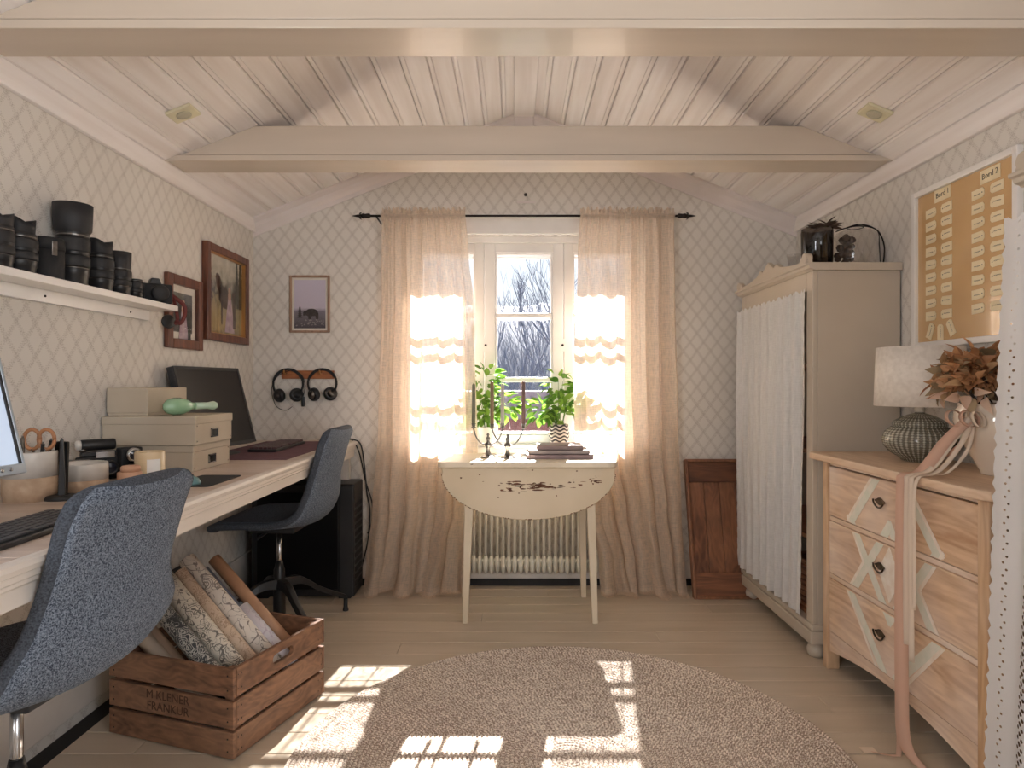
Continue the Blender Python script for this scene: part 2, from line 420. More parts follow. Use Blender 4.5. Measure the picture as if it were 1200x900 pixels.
# floor: sub floor with single boards
fl = MB().box(XL - .15, XR + .15, YR - .2, YB + .24, -.1, -.022).build('floor', M['gap']); fl['kind'] = 'structure'
y = YR; i = 0
y = 2.044 - .1185 * 31
while y < YB - .001:
    y1 = min(y + .1185, YB)
    joint = XL + (XR - XL) * ((i * .37) % 1.0)
    for a, b in ((XL + .075, joint), (joint, XR)):
        if b - a > .05:
            dz = random.uniform(-.0012, 0)
            MB().box(a + .0006, b - .0006, y + .0016, y1 - .0016, -.022, dz).build('floor_board', M['floor'], fl, bev=.0015, seg=1)
    y = y1; i += 1
MB().box(XL, XL + .073, YR, YB, -.022, -.012).build('floor_edge', M['darkstrip'], fl)
# ceilings with single boards
for side in (0, 1):
    L = (XM - XL) / math.cos(math.atan(SL)) if side == 0 else (XR - XM) / math.cos(math.atan(SL))
    ang = math.atan(SL)
    if side == 0: T = frame_of((XL, 0, WZ), (math.cos(ang), 0, math.sin(ang)), (0, 1, 0))
    else: T = frame_of((XR, 0, WZ), (-math.cos(ang), 0, math.sin(ang)), (0, 1, 0))
    sgn = 1 if side == 0 else -1
    ce = MB().prism([(-.15, YR - .2), (L + .02, YR - .2), (L + .02, YB + .24), (-.15, YB + .24)], T, sgn * .022, sgn * .09).build('ceiling' if side == 0 else 'ceiling_right', M['ceilback'])
    ce['kind'] = 'structure'
    n = 15; pw = (L - .02) / n
    for k in range(n):
        a0 = k * pw; a1 = (k + 1) * pw
        # board with a v groove and a small bead line near one edge
        prof = [(a0 + .001, .022), (a0 + .001, .006), (a0 + .006, .0), (a0 + .018, .0), (a0 + .020, .004), (a0 + .022, .0), (a1 - .006, .0), (a1 - .001, .006), (a1 - .001, .022)]
        mb = MB()
        T2 = T @ Matrix(((1, 0, 0, 0), (0, 0, 1, 0), (0, sgn, 0, 0), (0, 0, 0, 1)))
        mb.prism(prof, T2, YR, YB).build('ceiling_board', M['ceil'], ce)
# trims
def trimbox(name, *a, m=None, bev=.004):
    o = MB().box(*a).build(name, m or M['trim'], bev=bev); o['kind'] = 'structure'; return o
trimbox('trim_1', XL, XL + .02, YR, YB, WZ - .068, WZ + .004, m=M['ceil'])
trimbox('trim_2', XR - .02, XR, YR, YB, WZ - .068, WZ + .004, m=M['ceil'])
for nm, side in (('trim_3', 0), ('trim_4', 1)):
    x0 = XL if side == 0 else XR; x1 = XM + (-.045 if side == 0 else .045)
    mb = MB(); pr = []
    for (dy, dz) in ((0, -.092), (.008, -.092), (.012, -.07), (.026, -.05), (.032, -.03), (.05, -.012), (.05, .0), (0, .0)):
        pr.append((dy, dz))
    n = len(pr)
    vs = [(x0, YB - a, zc(x0) + b) for a, b in pr] + [(x1, YB - a, zc(x1) + b) for a, b in pr]
    fs = [[i, (i + 1) % n, n + (i + 1) % n, n + i] for i in range(n)] + [list(range(n)), list(range(2 * n - 1, n - 1, -1))]
    mb.add(vs, fs); o = mb.build(nm, M['trim']); o['kind'] = 'structure'
trimbox('trim_5', XM - .055, XM + .055, YR, YB, ZR - .035, ZR - .018, m=M['ceil'])
o = trimbox('trim_6', XM - .05, XM + .05, YB - .05, YB, ZR - .13, ZR - .03)
# baseboards
trimbox('baseboard_left', XL, XL + .014, YR, YB, .03, .20, m=M['basew'])
trimbox('baseboard_back', XL, XR, YB - .014, YB, .035, .13, m=M['basew'])
trimbox('baseboard_right', XR - .014, XR, YR, YB, .03, .14, m=M['basew'])
trimbox('trim_7', XL, XR, YB - .02, YB, -.01, .034, m=M['darkstrip'], bev=0)
# window casing on the wall
def casing():
    w1 = setting('window_1')
    MB().box(WX0 - .07, WX1 + .07, YB - .022, YB + .001, WZ1 + .004, 1.977).build('head_casing', M['winw'], w1, bev=.003)
    MB().box(WX0 - .08, WX1 + .08, YB - .036, YB + .001, 1.972, 1.990).build('head_cap', M['winw'], w1, bev=.004)
    MB().box(WX0 - .07, WX0, YB - .02, YB + .001, .70, WZ1 + .004).build('side_casing', M['winw'], w1, bev=.003)
    MB().box(WX1, WX1 + .07, YB - .02, YB + .001, .70, WZ1 + .004).build('side_casing', M['winw'], w1, bev=.003)
    MB().box(WX0 - .06, WX1 + .06, 3.462, YB + .05, .718, .750).build('window_sill', M['winw'], w1, bev=.006)
    MB().box(WX0 - .04, WX1 + .04, YB - .018, YB, .66, .718).build('sill_apron', M['winw'], w1, bev=.003)
    for yy, th in ((3.600, 1), (3.705, 0)):
        fr = MB()
        g = yy
        fr.box(WX0, WX0 + .03, g - .03, g + .045, WZ0, WZ1); fr.box(WX1 - .03, WX1, g - .03, g + .045, WZ0, WZ1)
        fr.box(WX0, WX1, g - .03, g + .045, WZ1 - .034, WZ1); fr.box(WX0, WX1, g - .03, g + .045, WZ0, WZ0 + .025)
        fr.build('outer_frame' if th == 0 else 'inner_frame', M['winw'], w1, bev=.002)
        # three casements, stiles meeting at -.166 and .270
        cuts = [WX0 + .03, -.166, .268, WX1 - .03]
        zt, zb = WZ1 - .034, WZ0 + .025
        for k in range(3):
            a, b = cuts[k] + .0015, cuts[k + 1] - .0015
            s = .058 if k == 1 else .05
            sa = .058 if k == 1 else (.05); sb = .058 if k == 1 else (.05)
            if k == 0: sa = .045
            if k == 2: sb = .045
            cs = MB()
            d0, d1 = g - .012, g + .028
            cs.box(a, a + sa, d0, d1, zb, zt); cs.box(b - sb, b, d0, d1, zb, zt)
            cs.box(a + sa, b - sb, d0, d1, zt - .052, zt)
            cs.box(a + sa, b - sb, d0, d1, zb, zb + .045)
            co = cs.build('casement', M['winw'], w1, bev=.004)
            # inner moulding step around the glass
            ia, ib, iz0, iz1 = a + sa, b - sb, zb + .045, zt - .052
            ms = MB(); q = .009
            ms.box(ia, ia + q, g, g + .026, iz0, iz1); ms.box(ib - q, ib, g, g + .026, iz0, iz1)
            ms.box(ia + q, ib - q, g, g + .026, iz1 - q, iz1); ms.box(ia + q, ib - q, g, g + .026, iz0, iz0 + q)
            ms.build('glazing_bead', M['winw'], co, bev=.002)
            for zz in (1.459, 1.106):
                MB().box(ia, ib, g - .004, g + .024, zz - .013, zz + .013).build('glazing_bar', M['winw'], co, bev=.004)
            zs = [iz0, 1.106, 1.459, iz1]
            for j in range(3):
                MB().box(ia, ib, g + .010, g + .013, zs[j] + .006, zs[j + 1] - .006).build('pane', M['glass'], co)
        if th == 1:
            for xx in (-.158, .262):
                MB().lathe([(.006, 0), (.007, .006), (.004, .012), (.0, .013)], (xx, g - .012, 1.295), 10, Matrix.Rotation(R(90), 4, 'X')).build('window_knob', M['iron'], w1)
            for xx in (-.166, .268):
                MB().box(xx - .012, xx + .012, g - .014, g - .0121, 1.26, 1.33).build('knob_plate', M['winw'], w1)
            MB().box(-.235, -.225, g - .022, g - .014, 1.33, 1.40).build('espagnolette', M['silver'], w1)
casing()

# ------------------------------------------------------------------ beams
def beam(y0, y1, z0, z1, label):
    b = thing('ceiling_beam', label, 'beam', (XM, (y0 + y1) / 2, z0), group='painted tie beams')
    zb0 = z0 + .022
    def xl(z): return XL + max(0, (z - WZ)) / SL
    def prof(za, zb, inset=0): return [(max(XL, xl(za)) + inset, za), (min(XR, XR - (xl(za) - XL)) - inset, za), (XR - (xl(zb) - XL) - inset, zb), (xl(zb) + inset, zb)]
    MB().prism(prof(z0, z1), frame_of((0, 0, 0), (1, 0, 0), (0, 0, 1)), -y0 - .004, -y1).build('beam_body', M['beam'], b, bev=.003)
    MB().prism(prof(z0 - .003, z0 + .020, -.001), frame_of((0, 0, 0), (1, 0, 0), (0, 0, 1)), -y0 + .006, -y0 - .004).build('edge_board', M['beam'], b, bev=.002)
    MB().prism(prof(z0 + .0235, z0 + .030, .001), frame_of((0, 0, 0), (1, 0, 0), (0, 0, 1)), -y0 + .001, -y0 - .004).build('bead', M['beam'], b, bev=.0015)
    return b
beam(2.622, 2.776, 1.975, 2.115, 'painted ceiling beam farther from the camera with both sloping ends in view')
beam(1.647, 1.793, 1.975, 2.115, 'painted ceiling beam across the top edge of the photo, nearest the camera')

# ------------------------------------------------------------------ outside
og = MB().box(-30, 30, 3.9, 80, -1.3, -1.2).build('ground', mat('frosty_grass', srgb(88, 88, 88), srgb(112, 112, 114), .9, scale=1.5)); og['kind'] = 'structure'
hill = MB(); P = []
for i in range(61):
    row = []
    for j in range(14):
        x = -24 + i * .8; yy = 40 + j * 2.2
        z = -1.2 + 9.2 * math.sin(min(1, j / 9) * math.pi / 2) + (noise.noise(Vector((x * .25, j * .3, 3))) * .8 + noise.noise(Vector((x * 1.1, j * .8, 9))) * .2) * min(1, j / 4)
        row.append((x, yy, z))
    P.append(row)
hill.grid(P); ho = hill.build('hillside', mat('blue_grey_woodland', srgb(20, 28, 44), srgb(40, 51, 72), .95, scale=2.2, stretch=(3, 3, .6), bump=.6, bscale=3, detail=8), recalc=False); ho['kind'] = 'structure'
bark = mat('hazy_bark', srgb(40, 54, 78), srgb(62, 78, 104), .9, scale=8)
def tree_mesh(h, seed, spread=.5, mb=None, base=(0, 0, 0), depth=5, r0=.06):
    rnd = random.Random(seed); mb = mb or MB()
    def br(p, d, l, r, k):
        pts = [p]; dd = d.copy()
        for s in range(3):
            dd = (dd + Vector((rnd.uniform(-.16, .16), rnd.uniform(-.16, .16), .05))).normalized()
            pts.append(pts[-1] + dd * l / 3)
        mb.tube(pts, [r, r * .88, r * .75, r * .6], 4 if k < depth else 5, False)
        if k == 0: return
        for c in range(3 if k > 1 else 4):
            f = rnd.choice((1, 2, 3, 3)); nd = (dd + Vector((rnd.uniform(-spread, spread), rnd.uniform(-spread, spread), rnd.uniform(.0, .35)))).normalized()
            br(pts[f], nd, l * rnd.uniform(.62, .82), r * .58, k - 1)
    br(Vector(base), Vector((0, 0, 1)), h * .34, r0, depth)
    return mb
TR = [(1.25, 15, 6.4, 'tall bare tree behind the window, rightmost and reaching highest', 1),
      (.30, 19, 5.6, 'bare tree behind the middle of the window glass with a forked crown', 2),
      (-.55, 24, 5.9, 'slender bare tree behind the left part of the middle pane', 3),
      (2.0, 25, 7.2, 'bare tree standing just left of the tallest tree outside', 4),
      (-2.3, 16, 5.8, 'bare tree outside, behind the left curtain', 5),
      (2.9, 17, 6.3, 'bare tree outside, behind the right curtain', 6)]
for x, yy, h, lb, sd_ in TR:
    o = tree_mesh(h, sd_ * 11, .62, None, (0, 0, 0), 5, .075).build('bare_tree', bark, recalc=False)
    o.location = (x, yy, -1.2); tag(o, lb, 'tree', 'bare trees outside the window')
tk = MB(); rnd = random.Random(3)
for k in range(120):
    tree_mesh(rnd.uniform(4.8, 6.6), 100 + k, .5, tk, (rnd.uniform(-6, 8), rnd.uniform(26, 38), -1.2), 3, .034)
o = tk.build('woodland_thicket', bark, recalc=False); tag(o, 'hazy blue-grey thicket of bare trees beyond the garden', 'woodland', None, 'stuff')
sh = thing('garden_shed', 'low red-brown shed seen through the lowest window panes', 'shed', (.3, 12.0, -1.2))
red = mat('falu_red_boards', srgb(140, 84, 84), srgb(120, 72, 74), .85, scale=6, stretch=(8, 1, .5))
for k in range(14):
    x0 = -1.0 + k * .2
    MB().box(x0 + .006, x0 + .194, 12, 12.04, -1.2, .45).build('wall_board', red, sh)
MB().box(-1.0, 1.8, 12.05, 14, -1.2, .44).build('shed_body', red, sh)
MB().prism([(-1.2, .45), (2.0, .45), (1.9, .95), (-1.1, .95)], frame_of((0, 0, 0), (1, 0, 0), (0, 0, 1)), -11.8, -14).build('roof', mat('roof_frost', srgb(120, 104, 116), rough=.8), sh)
MB().box(.2, .6, 11.97, 12.0, -.4, .15).build('shed_window', mat('shed_window_white', srgb(120, 120, 124), rough=.5), sh)

# ------------------------------------------------------------------ curtains and rod
YC = 3.415
def xw(px, Y=YC): return (px - 603) * Y / F
rod = thing('curtain_rod', 'dark iron curtain rod with leaf finials above the window', 'curtain rod', (xw(613), YC, 1.964))
ZROD = EYE + (450 - 253) * YC / F
MB().tube([(xw(434), YC, ZROD), (xw(794), YC, ZROD)], .006, 10).build('rod', M['iron'], rod)
for sx, px in ((-1, 434), (1, 794)):
    f = MB(); x = xw(px)
    f.lathe([(.008, 0), (.013, .004), (.011, .03), (.014, .034), (.012, .045), (.006, .05), (.006, .056)], (x, YC, ZROD), 12, Matrix.Rotation(sx * R(90), 4, 'Y'))
    for a in (0, 90, 180, 270):
        d = Vector((0, math.cos(R(a)), math.sin(R(a))))
        x1 = x + sx * .05
        f.tube([(x1, YC, ZROD), Vector((x1 + sx * .004, YC, ZROD)) + d * .012, Vector((x1 + sx * -.006, YC, ZROD)) + d * .020], [.004, .005, .001], 6)
    f.lathe([(.003, 0), (.008, .008), (.007, .02), (.003, .04), (0, .05)], (x + sx * .048, YC, ZROD), 8, Matrix.Rotation(sx * R(90), 4, 'Y'))
    f.build('finial', M['iron'], rod)
    MB().tube([(x + -sx * .03, YC, ZROD), (x + -sx * .03, YB, ZROD - .01)], .005, 6).build('bracket', M['iron'], rod)

def spl(keys, y):
    for (a, va), (b, vb) in zip(keys, keys[1:]):
        if y <= b:
            t = max(0, (y - a) / (b - a)); t = t * t * (3 - 2 * t); return va + (vb - va) * t
    return keys[-1][1]
def curtain(name, label, left, right, ph, nf, ymax, pool):
    rnd = random.Random(int(ph * 10))
    fold = [(nf * 1.0, .55, ph), (nf * 1.73, .28, ph * 2.3), (nf * .57, .35, ph * 1.3)]
    NU, NV = 260, 110; P = []; uv = []
    for i in range(NU + 1):
        u = i / NU; row = []
        for j in range(NV + 1):
            v = (j / NV) ** 1.45
            py = 246 + (ymax - 246) * v
            z = EYE - (py - 450) * YC / F
            xl, xr = xw(spl(left, py)), xw(spl(right, py))
            uu = u + .012 * math.sin(u * 31 + ph + v * 2.0) + .01 * v * math.sin(u * 17 + v * 5)
            x = xl + (xr - xl) * uu
            x += (.0125 * math.cos(2 * math.pi * nf * (u + .02 * math.sin(v * 3 + nf)) + ph) + .004 * math.cos(2 * math.pi * nf * 1.73 * u + ph * 2.3)) * (.35 + .65 * min(1, v * 2)) * min(1, min(u, 1 - u) * 12)
            w = sum(a * math.sin(2 * math.pi * f * (u + .02 * math.sin(v * 3 + f)) + p) for f, a, p in fold)
            amp = .013 + .022 * min(1, v * 1.6)
            # gathered heading: a pocket around the rod and a small frill above it
            g = math.exp(-(v / .035) ** 2)
            fine = math.sin(2 * math.pi * nf * 3.7 * u + ph) * .6 + math.sin(2 * math.pi * nf * 6.1 * u + ph * 3) * .4
            yy = YC + w * amp * (1 - g * .5) + g * .012 * fine + .0045 * fine * (1 - min(1, v * 1.3))
            pk = math.exp(-((z - ZROD) / .010) ** 2)
            yy = yy * (1 - pk) + (YC - .013 - .007 * (1 + fine)) * pk
            if v < .012: z += .016 * (.5 + .5 * math.sin(2 * math.pi * nf * 3.1 * u + ph)) * (1 - v / .012)
            if v < .012: yy += .010 * fine * (1 - v / .012)
            # pooling on the floor
            zf = .012 + .012 * (1 + math.sin(u * 23 + ph))
            if v > .90:
                t = (v - .90) / .10
                yy -= pool * t * t * (.6 + .5 * math.sin(u * 9 + ph) ** 2)
                x += .02 * t * math.sin(u * 14 + ph * 2)
                z += .02 * t * math.sin(u * 11 + ph) * (1 - t)
            z = max(z, zf * (1 - .4 * v))
            row.append((x, min(yy, 3.458), z)); uv.append((u * .75, v * 2.0))
        P.append(row)
    mb = MB(); mb.grid(P); mb.uv = uv
    o = mb.build(name, M['linen'], recalc=False); tag(o, label, 'curtain', 'sheer linen curtains at the window')
    return o
curtain('curtain', 'sheer beige linen curtain left of the window, next to the headphones', [(247, 446), (330, 445), (500, 440), (600, 434), (660, 428), (692, 424)],
        [(247, 545), (300, 549), (350, 554), (520, 558), (600, 556), (640, 548), (692, 541)], .7, 6.5, 704, .10)
curtain('curtain', 'sheer beige linen curtain right of the window, beside the leaning wooden tray', [(247, 679), (300, 676), (450, 672), (540, 675), (600, 690), (660, 704), (692, 707)],
        [(247, 789), (330, 791), (500, 795), (600, 799), (692, 805)], 2.1, 6.8, 708, .12)

# ------------------------------------------------------------------ radiator
rad = thing('radiator', 'white ribbed radiator under the window behind the table', 'radiator', (.06, 3.50, .07))
fin = MB()
fin.tube([(0, 0, .10), (0, 0, .62)], [.0085, .0085], 8)
fin.lathe([(.0, 0), (.006, .006), (.013, .02), (.015, .05), (.0135, .075), (.0085, .10)], (0, 0, .07), 10, Matrix.Diagonal((1, 2.2, 1, 1)))
fin.lathe([(.0085, 0), (.0135, .02), (.014, .05), (0, .06)], (0, 0, .56), 10, Matrix.Diagonal((1, 2.2, 1, 1)))
f0 = None
for k in range(26):
    x = -.34 + k * .031 - rad.location.x
    if f0 is None:
        f0 = fin.build('column', M['metalw'], rad, local=True); f0.location = (x, 0, -.07)
    else: copyo(f0, rad, loc=(x, 0, -.07))
MB().tube([(-.36, 3.50, .14), (.46, 3.50, .14)], .012, 8).build('lower_pipe', M['metalw'], rad)
MB().tube([(-.36, 3.50, .58), (.46, 3.50, .58)], .012, 8).build('upper_pipe', M['metalw'], rad)
MB().tube([(.46, 3.50, .14), (.50, 3.50, .10), (.50, 3.50, .0)], .008, 8).build('supply_pipe', M['metalw'], rad)
for xx in (-.28, .40): MB().box(xx - .01, xx + .01, 3.50, YB - .001, .10, .13).build('wall_bracket', M['metalw'], rad)

# ------------------------------------------------------------------ drop leaf table
tb = thing('drop_leaf_table', 'cream chipped-paint drop-leaf table in front of the window', 'table', (.057, 3.1, 0))
def roundrect(x0, x1, y0, y1, r, n=6):
    out = []
    for cx, cy, a0 in ((x1 - r, y1 - r, 0), (x0 + r, y1 - r, 90), (x0 + r, y0 + r, 180), (x1 - r, y0 + r, 270)):
        for k in range(n + 1):
            a = R(a0 + 90 * k / n); out.append((cx + r * math.cos(a), cy + r * math.sin(a)))
    return out
T0 = frame_of((0, 0, 0), (1, 0, 0), (0, 1, 0))
MB().prism(roundrect(-.346, .460, 2.905, 3.29, .045), T0, .711, .737).build('table_top', M['tabtop'], tb, bev=.005)
TXZ = frame_of((0, 0, 0), (1, 0, 0), (0, 0, 1))
def leafpoly(zt=.709, a=.390, b=.232, cx=.062):
    pts = [(cx - a, zt), (cx - a + .006, zt - .02)]
    for k in range(1, 40):
        t = math.pi * k / 40; pts.append((cx - a * math.cos(t) * 1.0, zt - .012 - (b - .012) * math.sin(t) ** .92))
    pts += [(cx + a - .006, zt - .02), (cx + a, zt)]; return pts
MB().prism(leafpoly(), TXZ, -2.925, -2.945).build('drop_leaf', M['tabpaint'], tb, bev=.004)
MB().prism(leafpoly(), TXZ, -3.262, -3.282).build('drop_leaf', M['tabpaint'], tb, bev=.004)
MB().box(-.26, .40, 2.965, 2.985, .60, .711).box(-.26, .40, 3.22, 3.24, .60, .711).box(-.26, -.24, 2.985, 3.22, .60, .711).box(.38, .40, 2.985, 3.22, .60, .711).build('apron', M['legpaint'], tb, bev=.002)
for (xt, yt, xb, yb) in ((-.200, 2.975, -.2235, 2.978), (.338, 2.975, .364, 2.978), (.325, 3.215, .351, 3.340), (-.21, 3.215, -.255, 3.34)):
    q = MB(); vs = []
    for (x, yy, z, s) in ((xb, yb, 0, .0125), (xt, yt, .70, .0225)):
        vs += [(x - s, yy - s, z), (x + s, yy - s, z), (x + s, yy + s, z), (x - s, yy + s, z)]
    q.add(vs, [[3, 2, 1, 0], [4, 5, 6, 7], [0, 1, 5, 4], [1, 2, 6, 5], [2, 3, 7, 6], [3, 0, 4, 7]]).build('leg', M['legpaint'], tb, bev=.003)
brownchip = mat('bare_wood_chip', srgb(120, 74, 48), srgb(86, 50, 32), .7, scale=30)
ch = MB(); rnd = random.Random(4)
def blob(mb, cx, cz, a, b, y0, y1, n=11, rn=rnd):
    pts = []
    for k in range(n):
        t = 2 * math.pi * k / n; rr = rn.uniform(.45, 1.1); pts.append((cx + a * rr * math.cos(t), cz + b * rr * math.sin(t)))
    mb.prism(pts, TXZ, y0, y1)
for k in range(70):
    sx = rnd.gauss(0, .13); sx = max(-.3, min(.3, sx))
    a = rnd.uniform(.004, .022) * (1.5 if abs(sx) < .08 else .8)
    blob(ch, .075 + sx, .628 + rnd.gauss(0, .010) + (.014 if abs(sx) > .14 else 0), a, rnd.uniform(.0012, .0045), -2.9246, -2.930)
for (px, py) in ((562, 556), (585, 569), (584, 583), (694, 563), (695, 567), (624, 551), (540, 560), (608, 578), (652, 581), (676, 552)):
    p = at(px, py, 2.925); blob(ch, p.x, p.z, .005, .004, -2.9246, -2.930)
for k in range(60):
    t = math.pi * rnd.random(); blob(ch, .062 - .388 * math.cos(t), .709 - .012 - .2175 * math.sin(t) ** .92, .004, .0025, -2.9246, -2.930)
ch.build('paint_chips', brownchip, tb, kind='stuff', label='bare brown wood where the paint has flaked')

# candlesticks
def candlestick(cx, cy, dx, lab, cl, cr_, lb1, lb2, hh):
    t = thing('candlestick', lab, 'candlestick', (cx, cy, .7375), group='twin-armed silver candlesticks')
    z = .7375
    MB().lathe([(.034, 0), (.036, .003), (.030, .006), (.018, .012), (.010, .026), (.007, .042), (.011, .048), (.017, .056), (.015, .064), (.008, .070), (.007, .080), (.010, .086), (.008, .094), (.004, .100), (.007, .106), (.004, .113), (0, .116)],
               (cx, cy, z), 20).build('stem', M['silver'], t)
    for s in (-1, 1):
        MB().tube(cr([(cx, cy, z + .074), (cx + s * .018, cy, z + .062), (cx + s * .042, cy, z + .074), (cx + s * .060, cy, z + .105), (cx + s * dx, cy, z + .136)], 5), [.0034] * 21, 8).build('arm', M['silver'], t)
        MB().lathe([(.004, 0), (.013, .004), (.014, .006), (.007, .008), (.010, .020), (.012, .024), (.009, .024), (.009, .012)], (cx + s * dx, cy, z + .136), 14, cap=False).build('candle_cup', M['silver'], t)
        c = cl if s < 0 else cr_; lb = lb1 if s < 0 else lb2
        q = thing('taper_candle', lb, 'candle', (cx + s * dx, cy, z + .149), group='tapers in the candlesticks')
        MB().lathe([(.0078, 0), (.0092, .02), (.0082, .19 + hh), (.0065, .195 + hh), (.002, .199 + hh)], (cx + s * dx, cy, z + .149), 12).build('wax', c, q)
        MB().tube([(cx + s * dx, cy, z + .345 + hh), (cx + s * dx + .001, cy, z + .362 + hh)], .0012, 5).build('wick', M['wick'], q)
cA = mat('olive_grey_wax', srgb(106, 104, 84), rough=.4); cB = mat('taupe_wax', srgb(128, 104, 76), rough=.4)
cD = mat('pale_grey_wax', srgb(168, 166, 160), rough=.4); cE = mat('mauve_brown_wax', srgb(120, 92, 84), rough=.4)
candlestick(-.125, 3.10, .068, 'silver two-armed candlestick, left one of the pair on the table', cA, cD, 'dark olive taper candle, leftmost on the table', 'pale grey taper candle on the left candlestick', 0)
candlestick(-.032, 3.06, .073, 'silver two-armed candlestick, right one of the pair on the table', cB, cE, 'taupe taper candle second from the left', 'mauve-brown taper candle, rightmost on the table', .012)

# books
bk = [mat('mauve_book_cover', srgb(138, 118, 118), srgb(122, 102, 104), .55, scale=10), mat('grey_book_cover', srgb(156, 142, 138), rough=.55), mat('rose_grey_cover', srgb(146, 124, 120), rough=.5)]
paper = mat('book_pages', srgb(222, 212, 198), srgb(196, 184, 170), .8, scale=60, stretch=(.2, .2, 8))
for k, (px0, px1, z0, z1, y0, y1, c, lab) in enumerate(((617, 695, .7375, .758, 3.02, 3.225, 0, 'mauve-grey hardback lying on the table, bottom of the stack'),
        (620, 691, .7583, .776, 3.035, 3.225, 1, 'grey hardback in the middle of the stack on the table'),
        (630, 684, .7763, .797, 3.055, 3.22, 2, 'rose-grey hardback on top of the stack, below the woven pot'))):
    x0, x1 = (px0 - 603) * 3.03 / F, (px1 - 603) * 3.03 / F
    b = thing('book', lab, 'book', ((x0 + x1) / 2, (y0 + y1) / 2, z0), group='books stacked on the table')
    MB().box(x0, x1, y0, y1, z0, z0 + .0025).box(x0, x1, y0, y1, z1 - .0025, z1).box(x0, x1, y0, y0 + .003, z0, z1).build('cover', bk[c], b, bev=.001)
    MB().box(x0 + .004, x1 - .004, y0 + .003, y1 - .004, z0 + .0025, z1 - .0025).build('pages', paper, b)

# plants on the sill
def leaf_mesh(L, W, fold=.25, droop=.25, n=6):
    P = []
    for i in range(n + 1):
        t = i / n; w_ = W * math.sin(math.pi * min(1, t ** .8 * 1.0)) * .5 + .0004
        z = -droop * L * t * t; x = L * t
        P.append([(x, -w_, z + fold * w_), (x, 0, z), (x, w_, z + fold * w_)])
    return MB().grid(P)
def orient(p, d, roll=0):
    d = d.normalized(); q = d.to_track_quat('X', 'Z')
    return Matrix.Translation(p) @ q.to_matrix().to_4x4() @ Matrix.Rotation(roll, 4, 'X')
green = leafm('basil_green', srgb(66, 110, 34), srgb(148, 186, 74), .45)
stemg = mat('green_stem', srgb(96, 120, 60), rough=.6)
def plant(t, c, rx, rz, zb, n, L, W, seed, ymin, ymax, crowns):
    rnd = random.Random(seed); lm = leaf_mesh(L, W); src = None
    stems = MB()
    for s in range(9):
        a = rnd.uniform(0, 6.28); top = Vector((c.x + rx * .6 * math.cos(a), c.y + .02 * math.sin(a), zb + rnd.uniform(.4, .9) * (rz)))
        stems.tube([(c.x + .015 * math.cos(a), c.y + .01 * math.sin(a), zb - .02), (c.x + rx * .3 * math.cos(a), c.y, (zb + top.z) / 2), top], [.0018, .0016, .001], 5)
    stems.build('stems', stemg, t)
    for k in range(n):
        cc, r_x, r_z = crowns[rnd.randrange(len(crowns))]
        a = rnd.uniform(0, 6.28); q = rnd.random() ** .5
        p = Vector((cc[0] + r_x * q * math.cos(a), min(ymax, max(ymin, c.y + rnd.uniform(-.035, .035))), cc[1] + r_z * q * math.sin(a)))
        d = Vector((math.cos(a), rnd.uniform(-.5, .35), math.sin(a) * .6 - rnd.uniform(-.2, .5)))
        Mx = orient(p - ORG[t], d, rnd.uniform(-.9, .9)) @ Matrix.Scale(rnd.uniform(.6, 1.1), 4)
        if src is None: src = lm.build('leaf', green, t, local=True); src.matrix_local = Mx
        else: copyo(src, t, M=Mx)
zs = .751
# right plant in woven pot
pc = at(655, 0, 3.51)
t = thing('potted_basil', 'leafy green plant in a black and white woven pot on the windowsill', 'potted plant', (pc.x, 3.505, zs), group='plants on the windowsill')
wv, wnt, wb = base('woven_black_white', .7)
tcw = N(wnt, 'ShaderNodeTexCoord'); sx_ = N(wnt, 'ShaderNodeSeparateXYZ'); wnt.links.new(tcw.outputs['Object'], sx_.inputs[0])
ang_ = math_(wnt, 'MULTIPLY', math_(wnt, 'ARCTAN2', sx_.outputs[1], sx_.outputs[0]), 7.0)
zz_ = math_(wnt, 'MULTIPLY', sx_.outputs[2], 330.0)
ww_ = math_(wnt, 'SINE', math_(wnt, 'ADD', zz_, math_(wnt, 'MULTIPLY', math_(wnt, 'SINE', ang_), 1.6)))
wnt.links.new(ramp(wnt, math_(wnt, 'ADD', math_(wnt, 'MULTIPLY', ww_, .5), .5), .42, .58, srgb(60, 56, 56), srgb(206, 196, 188)), wb.inputs['Base Color'])
bumpn(wnt, wb, ww_, .6, .003)
MB().lathe([(.030, 0), (.040, .008), (.054, .040), (.056, .062), (.052, .095), (.050, .118), (.046, .118), (.045, .09), (0, .088)], (pc.x, 3.505, zs), 28).build('pot', wv, t)
plant(t, Vector((pc.x, 3.51, 0)), .12, .26, .87, 200, .056, .036, 5, 3.474, 3.55,
      [((pc.x + .015, 1.075), .10, .07), ((pc.x + .03, .985), .10, .06), ((pc.x - .085, .94), .07, .06), ((pc.x + .10, 1.03), .07, .08), ((pc.x + .0, .92), .07, .03)])
# left plant in white pot
pc = at(572, 0, 3.51)
t = thing('potted_herb', 'tall bushy green plant in a white pot on the windowsill behind the candles', 'potted plant', (pc.x, 3.505, zs), group='plants on the windowsill')
MB().lathe([(.036, 0), (.040, .004), (.052, .10), (.054, .105), (.050, .105), (.047, .085), (0, .083)], (pc.x, 3.505, zs), 28).build('pot', mat('white_glaze', srgb(236, 232, 226), rough=.3), t)
plant(t, Vector((pc.x, 3.51, 0)), .10, .32, .85, 190, .056, .034, 9, 3.474, 3.55,
      [((pc.x - .01, 1.10), .07, .07), ((pc.x - .01, 1.02), .09, .07), ((pc.x + .0, .93), .09, .05), ((pc.x + .10, .97), .06, .06), ((pc.x - .07, .98), .07, .10)])

